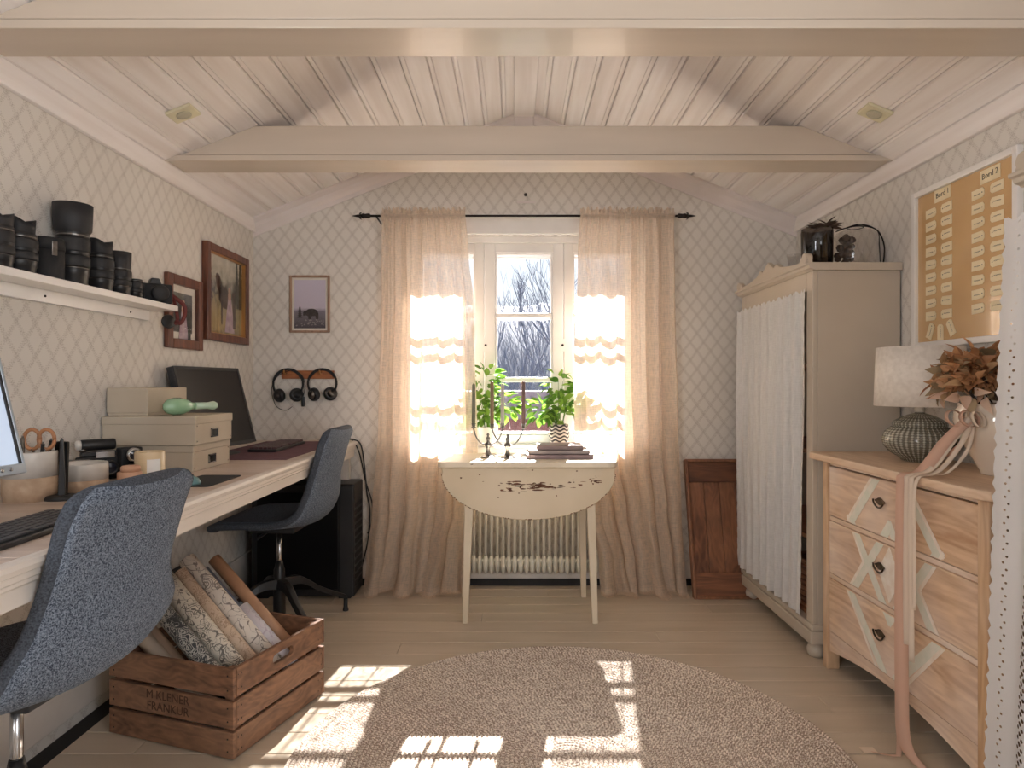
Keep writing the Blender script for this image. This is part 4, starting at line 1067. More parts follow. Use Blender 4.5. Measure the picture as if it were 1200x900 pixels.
for k in range(9):
    a = R(-62 + 52 * k / 8 - 30 + 20); P.append([(jx + .0436 * math.cos(a), jy + .0436 * math.sin(a), DZ + .022), (jx + .0436 * math.cos(a), jy + .0436 * math.sin(a), DZ + .072)])
lp.grid(P).build('paper_label', mat('label_white', srgb(240, 236, 230), rough=.7), jc)

# ------------------------------------------------------------------ wall shelf with lenses
shf = thing('wall_shelf', 'narrow white shelf on the left wall holding camera lenses', 'shelf', (-1.36, 1.7, 1.385))
MB().box(XL, -1.302, .55, 2.545, 1.363, 1.385).build('shelf_board', M['winw'], shf, bev=.003)
MB().box(XL, XL + .018, .55, 2.51, 1.325, 1.363).build('wall_strip', M['winw'], shf, bev=.002)
for px in (53, 153):
    Y = 1.393 * F / (603 - px); MB().lathe([(.004, 0), (.003, .002), (0, .002)], (XL + .018, Y, 1.344), 8, Matrix.Rotation(R(90), 4, 'Y')).build('screw', M['iron'], shf)
SZ = 1.385
ringm = mat('lens_ring_rubber', srgb(40, 40, 42), srgb(32, 32, 34), .6)
def lens(px, r, h, hood, hr, lab, petal=False, x=-1.352):
    Y = -x * F / (603 - px)
    t = thing('camera_lens', lab, 'camera lens', (x, Y, SZ), group='camera lenses on the wall shelf')
    hb = h - hood; R_ = r
    MB().lathe([(R_ * .86, 0), (R_ * .9, .004), (R_ * .92, hb * .16), (R_ * .98, hb * .18), (R_ * .98, hb * .24), (R_, hb * .26), (R_, hb * .34)], (x, Y, SZ), 30).build('lens_mount', M['black'], t)
    MB().lathe([(R_, hb * .34), (R_ * 1.03, hb * .35), (R_ * 1.03, hb * .52), (R_, hb * .53)], (x, Y, SZ), 60, mod=lambda a, j, z: 1 + .012 * (1 if int(a * 60 / 6.283) % 2 else 0)).build('zoom_ring', ringm, t)
    MB().lathe([(R_, hb * .53), (R_ * .99, hb * .58), (R_ * .99, hb * .60), (R_ * 1.01, hb * .61)], (x, Y, SZ), 30).build('barrel', M['black'], t)
    MB().lathe([(R_ * 1.02, hb * .61), (R_ * 1.03, hb * .63), (R_ * 1.03, hb * .84), (R_ * 1.0, hb * .86)], (x, Y, SZ), 60, mod=lambda a, j, z: 1 + .012 * (1 if int(a * 60 / 6.283) % 2 else 0)).build('focus_ring', ringm, t)
    MB().lathe([(R_ * 1.0, hb * .86), (R_ * .98, hb * .96), (R_ * .96, hb), (0, hb)], (x, Y, SZ), 30).build('front_barrel', M['black'], t)
    MB().lathe([(R_ * .992, hb * .30), (R_ * 1.008, hb * .305), (R_ * 1.008, hb * .312), (R_ * .992, hb * .317)], (x, Y, SZ), 30).build('silver_ring', M['silver'], t)
    if hood:
        q = MB(); n = 40; P = []
        for k in range(n + 1):
            a = 2 * math.pi * k / n
            top = h - (.018 * (.5 + .5 * math.cos(2 * a + .6)) ** 2 if petal else 0)
            P.append([(x + r1 * math.cos(a), Y + r1 * math.sin(a), SZ + z1) for r1, z1 in ((R_ * .99, hb - .006), (hr * .97, hb + .004), (hr, hb + hood * .4), (hr * 1.03, top), (hr * .97, top), (hr * .9, hb + .006))])
        q.grid(P).build('lens_hood', M['blackm'], t)
    MB().lathe([(R_ * .99, hb * .90), (R_ * .995, hb * .905), (R_ * .99, hb * .925)], (x, Y, SZ), 30, cap=False).build('white_markings', M['silver'], t, kind='stuff')
    return t
lens(-4, .038, .150, .04, .036, 'black camera lens on the shelf cut by the left photo edge', True)
lens(23, .041, .152, .045, .036, 'black zoom lens with a petal hood, second from the left on the shelf', True)
t = thing('lens_case', 'black leather cylinder case with clasp between the lenses', 'lens case', (-1.352, 1.90, SZ))
Yc_ = 1.352 * F / (603 - 55)
MB().lathe([(.042, 0), (.043, .004), (.043, .085)], (-1.352, Yc_, SZ), 30).build('case_body', M['rubber'], t)
MB().lathe([(.0445, .083), (.0445, .112), (.041, .118), (0, .119)], (-1.352, Yc_, SZ), 30).build('case_lid', M['rubber'], t)
MB().box(-.007, .007, -.002, .003, .066, .106, rotM((-1.352 + .043 * math.cos(R(-30)), Yc_ + .043 * math.sin(R(-30)), SZ), R(60))).build('clasp', M['silver'], t, bev=.001)
lens(85.5, .044, .246, .082, .052, 'tallest black telephoto lens with a wide round hood on the shelf')
lens(117, .040, .168, .048, .036, 'black lens with a petal hood, just right of the tallest lens', True)
lens(140, .036, .148, .050, .036, 'black lens with a straight round hood, left of the smallest lens')
lens(158, .025, .070, 0, .0, 'smallest black lens on the shelf, next to the camera body')
cm = thing('digital_camera', 'black camera body at the right end of the lens shelf', 'camera', (-1.35, 2.46, SZ))
Mq = rotM((-1.345, 2.455, SZ), R(40))
MB().box(-.058, .058, -.022, .022, 0, .072, Mq).build('body_shell', M['rubber'], cm, bev=.008)
MB().prism([(-.022, .068), (.022, .068), (.014, .092), (-.014, .092)], Mq @ frame_of((0, 0, 0), (1, 0, 0), (0, 0, 1)), -.024, .018).build('prism_hump', M['black'], cm, bev=.004)
MB().box(-.066, -.038, -.034, .004, .004, .066, Mq).build('grip', M['rubber'], cm, bev=.008)
Tm = Mq.to_3x3().to_4x4() @ Matrix.Rotation(R(90), 4, 'X')
MB().lathe([(.030, 0), (.030, .018), (.027, .022), (0, .022)], Mq @ Vector((.012, -.022, .036)), 26, Tm).build('mount_cap', M['black'], cm)
MB().lathe([(.025, .022), (.024, .0235), (0, .0235)], Mq @ Vector((.012, -.022, .036)), 26, Tm).build('cap_face', ringm, cm)
redst = mat('red_brown_strap', srgb(110, 42, 36), srgb(90, 34, 30), .6)
st = thing('camera_strap', 'dark red strap hanging over the right end of the shelf', 'strap', (-1.31, 2.53, 1.36))
MB().tube(cr([(-1.33, 2.50, SZ + .05), (-1.31, 2.54, SZ + .03), (-1.285, 2.556, SZ + .002), (-1.284, 2.557, 1.35), (-1.30, 2.556, 1.32), (-1.32, 2.556, 1.33)], 5), .008, 6, flat=.25, up=(0, 1, 0)).build('strap_band', redst, st)
MB().tube(cr([(-1.34, 2.52, SZ + .045), (-1.325, 2.556, SZ + .02), (-1.318, 2.560, 1.37), (-1.312, 2.558, 1.33), (-1.322, 2.556, 1.315)], 5), .007, 6, flat=.25, up=(0, 1, 0)).build('strap_band', redst, st)
MB().lathe([(.026, 0), (.027, .002), (.027, .007), (.024, .009), (0, .009)], (-1.345, 2.548, 1.325), 24, Matrix.Rotation(R(60), 4, 'Z') @ Matrix.Rotation(R(90), 4, 'X')).build('hanging_cap', M['black'], st)

# ------------------------------------------------------------------ chairs
heather, hnt, hb_ = base('heather_blue_grey_felt', .95, spec=.15)
hn = noisen(hnt, 260, (1, 1, 1), 2); hn2 = noisen(hnt, 520, (1, 1, 1), 1)
hc = ramp(hnt, math_(hnt, 'ADD', math_(hnt, 'MULTIPLY', hn, .6), math_(hnt, 'MULTIPLY', hn2, .4)), .38, .62, srgb(48, 56, 70), srgb(130, 140, 154))
hnt.links.new(hc, hb_.inputs['Base Color']); bumpn(hnt, hb_, hn, .35, .002)
pipe = mat('dark_edge_felt', srgb(44, 49, 58), srgb(78, 84, 94), .95, scale=300)
def make_chair():
    t = thing('office_chair', '', 'chair', (0, 0, 0), 0, 'grey felt swivel office chairs')
    # centre line: x, z, half width, side lift forward (x), side lift up (z)
    key = [(.232, .462, .120, 0, .000), (.224, .476, .175, 0, .0), (.16, .488, .215, 0, .004), (.06, .486, .228, 0, .012), (-.05, .480, .236, .0, .022), (-.13, .482, .242, .006, .036), (-.190, .505, .242, .022, .044),
           (-.220, .56, .232, .034, .026), (-.232, .62, .205, .036, .004), (-.238, .68, .184, .032, 0), (-.254, .75, .180, .028, 0), (-.272, .82, .182, .026, 0), (-.286, .860, .180, .024, -.002), (-.289, .872, .172, .024, -.004), (-.291, .880, .158, .024, -.006), (-.292, .885, .136, .022, -.006)]
    ks = cr(key, 4); NU = 18; P = []
    for (x, z, hw, fx, fz) in ks:
        row = []
        for i in range(NU + 1):
            s = -1 + 2 * i / NU; a = abs(s) ** 2.2
            row.append((x + fx * a, s * hw, z + fz * a))
        P.append(row)
    sh_ = MB().grid(P).build('seat_shell', heather, t, solid=.030, sub=0, recalc=False)
    edge = [P[k][0] for k in range(len(P))] + [P[-1][i] for i in range(1, NU)] + [P[k][NU] for k in range(len(P) - 1, -1, -1)] + [P[0][i] for i in range(NU - 1, 0, -1)]
    MB().tube([Vector(e) for e in edge] + [Vector(edge[0])], .0152, 8).build('edge_piping', pipe, sh_)
    MB().box(-.10, .10, -.09, .09, .438, .462).build('seat_plate', M['blackm'], t, bev=.006)
    MB().tube([(0, 0, .21), (0, 0, .44)], .012, 14).build('gas_lift', M['chrome'], t)
    MB().lathe([(.026, .06), (.027, .065), (.024, .26), (.020, .27), (.014, .30)], (0, 0, 0), 20).build('column', M['black'], t)
    MB().tube([(.02, .05, .445), (.03, .13, .435), (.03, .17, .43)], .006, 6).build('lever', M['blackm'], t)
    for k in range(4):
        a = R(45 + 90 * k); d = Vector((math.cos(a), math.sin(a), 0)); nrm = Vector((-d.y, d.x, 0))
        pts = [d * .015 + Vector((0, 0, .20)), d * .10 + Vector((0, 0, .195)), d * .20 + Vector((0, 0, .13)), d * .33 + Vector((0, 0, .065))]
        q = MB(); vs = []
        prs = [(.026, .022), (.022, .016), (.018, .012), (.013, .010)]
        pts2 = cr([tuple(p) + pr_ for p, pr_ in zip(pts, prs)], 4)
        for (x, y_, z, wd, ht) in pts2:
            c = Vector((x, y_, z)); vs += [c - nrm * wd - Vector((0, 0, ht)), c + nrm * wd - Vector((0, 0, ht)), c + nrm * wd * .6 + Vector((0, 0, ht)), c - nrm * wd * .6 + Vector((0, 0, ht))]
        n = len(pts2); fs = [[3, 2, 1, 0], [4 * n - 4, 4 * n - 3, 4 * n - 2, 4 * n - 1]]
        for i in range(n - 1):
            for j in range(4): fs.append([4 * i + j, 4 * i + (j + 1) % 4, 4 * i + 4 + (j + 1) % 4, 4 * i + 4 + j])
        lg = q.add(vs, fs).build('leg', M['black'], t, bev=.003)
        MB().lathe([(.013, 0), (.014, .004), (.010, .02), (.010, .06)], d * .325, 12).build('glide', M['blackm'], lg)
    return t
ch1 = make_chair(); ch2 = copy_tree(ch1)
ch1.location = (-1.042, 1.375, 0); ch1.rotation_euler = (0, 0, R(176))
ch1['label'] = 'blue-grey felt office chair in the foreground, cut by the left photo edge'
ch2.location = (-1.045, 2.92, 0); ch2.rotation_euler = (0, 0, R(178))
ch2['label'] = 'grey felt office chair at the far end of the desk by the computer tower'

# ------------------------------------------------------------------ computer tower, cable
pc_ = thing('computer_tower', 'black computer tower on the floor under the far end of the desk', 'computer', (-1.06, 3.40, 0))
x0, x1, y0, y1, z1 = -1.325, -.808, 3.300, 3.50, .578
MB().box(x0, x1, y0 + .006, y1, .012, z1).build('case', M['black'], pc_, bev=.006)
MB().box(x0 + .03, x1 - .08, y0, y0 + .005, .05, z1 - .04).build('glass_side_panel', M['screen'], pc_, bev=.002)
MB().box(x1 - .07, x1 - .002, y0 - .001, y0 + .006, .02, z1 - .008).build('front_trim', M['blackm'], pc_, bev=.002)
for k in range(12): MB().box(x1 - .001, x1 + .002, y0 + .03, y1 - .03, .06 + k * .036, .082 + k * .036).build('front_slat', M['blackm'], pc_)
for xx in (x0 + .05, x1 - .05): MB().box(xx - .03, xx + .03, y0 + .02, y1 - .02, 0, .012).build('foot', M['rubber'], pc_)
cbl = MB().tube(cr([(-.91, 3.50, DZ + .004), (-.86, 3.51, DZ + .006), (-.82, 3.515, .75), (-.80, 3.52, .60), (-.79, 3.515, .50), (-.775, 3.52, .40), (-.785, 3.52, .25), (-.82, 3.52, .10), (-.84, 3.52, .015)], 6), .0045, 6).build('black_cable', M['blackm'])
tag(cbl, 'black cable hanging from the desk end down behind the computer tower', 'cable')
cb2 = MB().tube(cr([(-.93, 3.49, DZ + .004), (-.875, 3.50, DZ + .012), (-.835, 3.525, .72), (-.80, 3.53, .56), (-.765, 3.53, .44), (-.77, 3.53, .33), (-.79, 3.53, .28)], 6), .0035, 6).build('black_cable', M['blackm'])
tag(cb2, 'thinner black cable looping beside the computer tower near the curtain', 'cable')
ps = thing('power_strip', 'dark power strip with plugs on the wall under the desk', 'power strip', (XL + .03, 2.72, .30))
MB().box(XL, XL + .035, 2.58, 2.86, .27, .32).build('strip_body', M['blackm'], ps, bev=.004)
for k in range(3): MB().lathe([(.018, 0), (.016, .03), (.006, .045), (0, .045)], (XL + .035, 2.63 + k * .08, .295), 14, Matrix.Rotation(R(90), 4, 'Y')).build('plug', M['trim'] if k == 1 else M['black'], ps)
MB().tube(cr([(XL + .05, 2.62, .30), (XL + .09, 2.66, .22), (XL + .10, 2.8, .12), (XL + .12, 3.0, .01)], 6), .004, 6).build('cord', M['blackm'], ps)

# ------------------------------------------------------------------ crate with wallpaper rolls
NC = Vector((-.8066, 1.884, 0)); e1 = Vector((-.947, .320, 0)).normalized(); e2 = Vector((.320, .947, 0)).normalized()
L1, L2 = .475, .44
rzc = math.atan2(e1.y, e1.x)
crt = thing('wooden_crate', 'old brown slatted wooden crate on the floor beside the desk', 'crate', tuple(NC))
Mcr = frame_of(NC, e1, e2)     # d = e1 x e2 -> check sign
if Mcr[2][2] < 0:
    def CRm(a, b, z): return NC + e1 * a + e2 * b + Vector((0, 0, z))
else:
    def CRm(a, b, z): return NC + e1 * a + e2 * b + Vector((0, 0, z))
def cbox(name, a0, a1, b0, b1, z0, z1, m=None, rough=0):
    vs = [CRm(a, b, z) for a in (a0, a1) for b in (b0, b1) for z in (z0, z1)]
    return MB().add(vs, [[0, 1, 3, 2], [4, 6, 7, 5], [0, 4, 5, 1], [2, 3, 7, 6], [0, 2, 6, 4], [1, 5, 7, 3]]).build(name, m or M['crate'], crt, bev=.0025)
sl = [(.004, .080), (.090, .168), (.180, .262)]
crateY = wood('old_crate_wood_end', srgb(142, 102, 76), srgb(82, 56, 42), 1, 4, .65, srgb(174, 136, 108), .35, None, .6)
for i, (z0, z1) in enumerate(sl):
    cbox('slat', 0, L1, -.0, .014, z0, z1); cbox('slat', 0, L1, L2 - .014, L2, z0, z1)
    cbox('slat', L1 - .012, L1, .015, L2 - .015, z0, z1, crateY)
    if i < 2: cbox('slat', 0, .012, .015, L2 - .015, z0, z1, crateY)
# top end slat with a hand hole on the visible end (a = 0)
hole = roundrect(L2 * .5 - .05, L2 * .5 + .05, .207, .237, .0149, 5)
z0, z1 = sl[2]
q = MB(); n = len(hole)
outer = []
cxh, czh = L2 * .5, .222
for (b, z) in hole:
    db, dz = b - cxh, z - czh
    t_ = min((L2 * .5 - .015) / abs(db) if abs(db) > 1e-6 else 9e9, ((z1 - czh) if dz > 0 else (czh - z0)) / abs(dz) if abs(dz) > 1e-6 else 9e9)
    outer.append((cxh + db * t_, czh + dz * t_))
def ringslat():
    cr4 = [(.015, z0), (L2 - .015, z0), (L2 - .015, z1), (.015, z1)]
    # split plate into 4 boxes around the hole plus rounded fillers
    for (b0, b1, za, zb_) in ((.015, cxh - .05, z0, z1), (cxh + .05, L2 - .015, z0, z1), (cxh - .05, cxh + .05, z0, .207), (cxh - .05, cxh + .05, .237, z1)):
        vs = [CRm(a, b, z) for a in (0, .012) for b in (b0, b1) for z in (za, zb_)]
        q.add(vs, [[0, 1, 3, 2], [4, 6, 7, 5], [0, 4, 5, 1], [2, 3, 7, 6], [0, 2, 6, 4], [1, 5, 7, 3]])
    for sx in (-1, 1):
        for sz in (-1, 1):
            pts = [(cxh + sx * .05, czh + sz * .015)] + [(cxh + sx * (.035 + .015 * math.sin(R(a))), czh + sz * .015 * math.cos(R(a))) for a in (0, 22, 45, 67, 90)]
            vs = [CRm(a, b, z) for a in (0, .012) for b, z in pts]; m_ = len(pts)
            q.add(vs, [list(range(m_)), list(range(m_, 2 * m_))] + [[i, (i + 1) % m_, m_ + (i + 1) % m_, m_ + i] for i in range(m_)])
ringslat(); q.build('slat', crateY, crt, label='end slat with an oval hand hole')
for (a, b) in ((.013, .015), (.013, L2 - .045), (L1 - .043, .015), (L1 - .043, L2 - .045)):
    cbox('corner_post', a, a + .03, b, b + .03, .004, .255)
for k in range(5): cbox('bottom_slat', .013 + k * .092, .013 + k * .092 + .084, .014, L2 - .014, .004, .014)
nl = MB()
for z0, z1 in sl:
    for zz in (z0 + .02, z1 - .02):
        for b in (.02, .035, L2 - .035, L2 - .02): nl.lathe([(.003, 0), (0, .001)], CRm(-.0003, b, zz), 6, Matrix.Rotation(R(90), 4, 'Y'))
        for a in (.02, L1 - .02): nl.lathe([(.003, 0), (0, .001)], CRm(a, -.0003, zz), 6, Matrix.Rotation(R(90), 4, 'X'))
nl.build('nail_heads', M['iron'], crt, kind='stuff')
ink = mat('faded_black_ink', srgb(58, 40, 30), srgb(88, 60, 44), .8, scale=30)
def text(s, size, M4, m, parent, name='lettering', extr=.0004, off=Vector((0, 0, 0))):
    c = bpy.data.curves.new(name, 'FONT'); c.body = s; c.size = size; c.extrude = extr; c.resolution_u = 2
    c.materials.append(m); o = bpy.data.objects.new(name, c); C.objects.link(o); o.parent = parent
    dg = bpy.context.evaluated_depsgraph_get(); dg.update(); me = bpy.data.meshes.new_from_object(o.evaluated_get(dg))
    bpy.data.objects.remove(o); o = bpy.data.objects.new(name, me); C.objects.link(o); o.parent = parent
    Mm = M4.copy(); Mm.translation = Mm.translation - off; o.matrix_local = Mm; return o
# face b=0 viewed from the camera: right of the viewer is -e1
Mt = frame_of(CRm(.325, -.0006, .136), -e1, (0, 0, 1)); text('M KLENER', .036, Mt, ink, crt, off=NC)
Mt = frame_of(CRm(.322, -.0006, .102), -e1, (0, 0, 1)); text('FRANKUR', .036, Mt, ink, crt, off=NC)

def rollmat(name, bgc, fg, scale, thr=.52, kind='leaf'):
    m, nt, b = base(name, .7)
    def lines(sc_, w_, det=1.0):
        n_ = noisen(nt, sc_, (1, 1, 1), det, dist=1.2)
        return math_(nt, 'GREATER_THAN', w_, math_(nt, 'ABSOLUTE', math_(nt, 'SUBTRACT', n_, .5)))
    t = N(nt, 'ShaderNodeTexCoord')
    nz = N(nt, 'ShaderNodeTexNoise'); nz.inputs['Scale'].default_value = scale * 2; nt.links.new(t.outputs['Object'], nz.inputs['Vector'])
    ad = N(nt, 'ShaderNodeVectorMath', operation='MULTIPLY_ADD'); nt.links.new(nz.outputs['Color'], ad.inputs[0]); ad.inputs[1].default_value = (.03, .03, .03); nt.links.new(t.outputs['Object'], ad.inputs[2])
    v = N(nt, 'ShaderNodeTexVoronoi'); v.inputs['Scale'].default_value = scale * 2.2; nt.links.new(ad.outputs[0], v.inputs['Vector'])
    rings_ = math_(nt, 'GREATER_THAN', math_(nt, 'SINE', math_(nt, 'MULTIPLY', v.outputs['Distance'], 42.0)), .45)
    reg = ramp(nt, noisen(nt, scale * .9, (1, 1, 1), 1), thr - .02, thr + .02)
    k = math_(nt, 'MAXIMUM', math_(nt, 'MULTIPLY', rings_, reg), lines(scale * 1.3, .013))
    k = math_(nt, 'MAXIMUM', k, lines(scale * 2.6, .012))
    k = math_(nt, 'MULTIPLY', k, .8)
    nt.links.new(mixc(nt, k, bgc, fg), b.inputs['Base Color']); return m

def solve(px, py, b):
    # find a (along e1) so that the point projects to px, then z from py
    r_ = (px - 603) / F; B0 = NC + e2 * b
    a = (r_ * B0.y - B0.x) / (e1.x - r_ * e1.y); p = B0 + e1 * a
    return a, EYE - (py - 450) * p.y / F
rolls = [
    (251, 655, .385, .021, .50, mat('kraft_roll', srgb(184, 142, 110), srgb(170, 126, 96), .5), 'plain brown kraft roll, farthest right in the crate', 40),
    (239, 668, .335, .016, .46, mat('slate_roll', srgb(110, 114, 128), rough=.6), 'slate-blue paper roll between the white roll and the kraft roll', 40),
    (283, 712, .300, .024, .36, rollmat('lilac_roll', srgb(214, 208, 214), srgb(190, 176, 190), 8, .55), 'short pale lilac paper roll beside the kraft roll', 40),
    (219, 656, .262, .027, .50, rollmat('white_sketch_roll', srgb(222, 212, 200), srgb(110, 98, 92), 9, .52), 'white wallpaper roll with dark line flowers, tallest in the crate', 40),
    (210, 671, .205, .022, .48, rollmat('beige_leaf_roll', srgb(208, 184, 160), srgb(166, 138, 116), 14, .48), 'beige wallpaper roll with faint brown leaves', 41),
    (192, 678, .145, .031, .47, rollmat('cream_black_leaf_roll', srgb(214, 204, 188), srgb(64, 58, 54), 11, .47), 'thick cream wallpaper roll with black leaf drawings', 41),
    (184, 708, .078, .026, .42, rollmat('dark_botanical_roll', srgb(64, 66, 68), srgb(196, 194, 186), 13, .40), 'dark wallpaper roll with pale botanical print', 40),
    (164, 742, .088, .022, .32, mat('cream_roll', srgb(212, 196, 178), rough=.6), 'plain cream roll nearest the front slats of the crate', 38),
    (176, 738, .130, .018, .33, mat('beige_roll', srgb(196, 172, 150), rough=.6), 'plain beige roll half hidden behind the dark botanical roll', 38)]
paperend = mat('roll_end', srgb(206, 190, 170), srgb(160, 140, 120), .8, scale=60)
for (px, py, b, r, L, m_, lab, al) in rolls:
    a, z = solve(px, py, b); top = CRm(a, b, z)
    d = (e1 * math.cos(R(al)) + Vector((0, 0, math.sin(R(al))))); L = min(L, (a - .030) / math.cos(R(al)) if a > .1 else L, (z - .06) / math.sin(R(al)))
    bot = top - d * L
    t = thing('wallpaper_roll', lab, 'wallpaper roll', tuple(bot), group='paper rolls in the crate')
    T = d.to_track_quat('Z', 'Y').to_matrix().to_4x4()
    MB().lathe([(r, 0), (r, L)], bot, 26, T, cap=False).build('rolled_paper', m_, t, solid=.0025)
    q = MB(); P = []
    for k in range(50):      # spiral end
        an = k * .55; rr = r * (.45 + .5 * k / 50); P.append([T @ Vector((rr * math.cos(an), rr * math.sin(an), L - .002)) + bot, T @ Vector((rr * math.cos(an), rr * math.sin(an), L - .06)) + bot])
    q.grid(P).build('inner_layers', paperend, t, recalc=False)
for k, (b, lab) in enumerate(((.10, 'cream paper roll lying at the bottom of the crate near the front'), (.28, 'cream paper roll lying at the bottom of the crate at the back'))):
    t = thing('wallpaper_roll', lab, 'wallpaper roll', tuple(CRm(.04, b, .05)), group='paper rolls in the crate')
    T = e1.to_track_quat('Z', 'Y').to_matrix().to_4x4()
    MB().lathe([(.033, 0), (.033, .39)], CRm(.045, b, .049), 24, T).build('rolled_paper', mat('pale_roll', srgb(220, 210, 196), rough=.7), t)
    MB().lathe([(.026, 0), (.026, .39)], CRm(.045, b + .07, .042), 24, T).build('second_layer', mat('pale_roll2', srgb(226, 218, 208), rough=.7), t)

# ------------------------------------------------------------------ rug
rug = thing('braided_rug', 'large round braided beige rug on the painted floor', 'rug', (.16, 1.883, 0))
rm, rnt, rb = base('braided_jute', .95, spec=.1)
t_ = N(rnt, 'ShaderNodeTexCoord'); s_x = N(rnt, 'ShaderNodeSeparateXYZ'); rnt.links.new(t_.outputs['Object'], s_x.inputs[0])
rad_ = math_(rnt, 'SQRT', math_(rnt, 'ADD', math_(rnt, 'MULTIPLY', s_x.outputs[0], s_x.outputs[0]), math_(rnt, 'MULTIPLY', s_x.outputs[1], s_x.outputs[1])))
an_ = math_(rnt, 'ARCTAN2', s_x.outputs[1], s_x.outputs[0])
RP = .0135
ringi = math_(rnt, 'FLOOR', math_(rnt, 'DIVIDE', rad_, RP)); fr_ = math_(rnt, 'FRACT', math_(rnt, 'DIVIDE', rad_, RP))
along = math_(rnt, 'MULTIPLY', math_(rnt, 'MULTIPLY', math_(rnt, 'ADD', ringi, .5), RP), an_)
vsh = math_(rnt, 'ABSOLUTE', math_(rnt, 'SUBTRACT', fr_, .5))
hsh = math_(rnt, 'MULTIPLY', math_(rnt, 'FRACT', math_(rnt, 'MULTIPLY', math_(rnt, 'SINE', math_(rnt, 'MULTIPLY', ringi, 12.9898)), 437.58)), 6.283)
br_ = math_(rnt, 'SINE', math_(rnt, 'ADD', math_(rnt, 'ADD', math_(rnt, 'MULTIPLY', along, 520.0), math_(rnt, 'MULTIPLY', vsh, 5.0)), hsh))
nn = noisen(rnt, 170, (1, 1, 1), 2)
kk = math_(rnt, 'ADD', math_(rnt, 'MULTIPLY', br_, .07), nn)
kk = math_(rnt, 'SUBTRACT', kk, math_(rnt, 'MULTIPLY', math_(rnt, 'GREATER_THAN', vsh, .40), .07))
kk = math_(rnt, 'SUBTRACT', kk, math_(rnt, 'MULTIPLY', math_(rnt, 'SUBTRACT', noisen(rnt, 2.2, (1, 1, 1), 2), .5), .12))
c1_ = ramp(rnt, kk, .36, .66, srgb(150, 130, 116), srgb(240, 226, 210))
rnt.links.new(c1_, rb.inputs['Base Color']); bumpn(rnt, rb, nn, .6, .003)
prof = []; nr = 60
for k in range(nr):
    r0 = k * RP
    prof += [(r0 + RP * .04, .006), (r0 + RP * .3, .0105), (r0 + RP * .7, .0105), (r0 + RP * .96, .006)]
prof.append((nr * RP, .0))
MB().lathe([(0, .006)] + prof, (.16, 1.883, 0), 160, cap=False).build('braid', rm, rug, recalc=True)

# ------------------------------------------------------------------ leaning wooden tray
tr = thing('wooden_tray', 'long shallow worn brown wooden tray leaning against the back wall', 'tray', (1.07, 3.3, 0))
xa, xb = .905, 1.26; Hh = .695; lean = math.atan2(.19, Hh)
Mtr = Matrix.Translation((0, 3.302, 0)) @ Matrix.Rotation(-lean, 4, 'X')
LH = math.hypot(.19, Hh) - .01
n = 4; wv_ = (xb - xa - .03) / n
for k in range(n):
    MB().box(xa + .015 + k * wv_ + .001, xa + .015 + (k + 1) * wv_ - .001, .030, .042, .02, LH - .02, Mtr).build('bottom_board', M['tray'], tr, bev=.0015)
MB().box(xa, xa + .014, -.0, .044, 0, LH, Mtr).build('side_rim', M['tray'], tr, bev=.003)
MB().box(xb - .014, xb, -.0, .044, 0, LH, Mtr).build('side_rim', M['tray'], tr, bev=.003)
MB().box(xa + .014, xb - .014, 0, .044, 0, .016, Mtr).build('end_rim', M['tray'], tr, bev=.003)
MB().box(xa + .014, xb - .014, 0, .044, LH - .016, LH, Mtr).build('end_rim', M['tray'], tr, bev=.003)
MB().box(xa + .014, xb - .014, .012, .030, .016, .13, Mtr).build('cross_board', wood('tray_cross', srgb(150, 98, 68), srgb(100, 62, 42), 0), tr, bev=.002)
MB().box(xa + .014, xb - .014, .016, .030, LH - .12, LH - .016, Mtr).build('cross_board', wood('tray_cross_top', srgb(124, 78, 52), srgb(82, 50, 34), 0), tr, bev=.002)

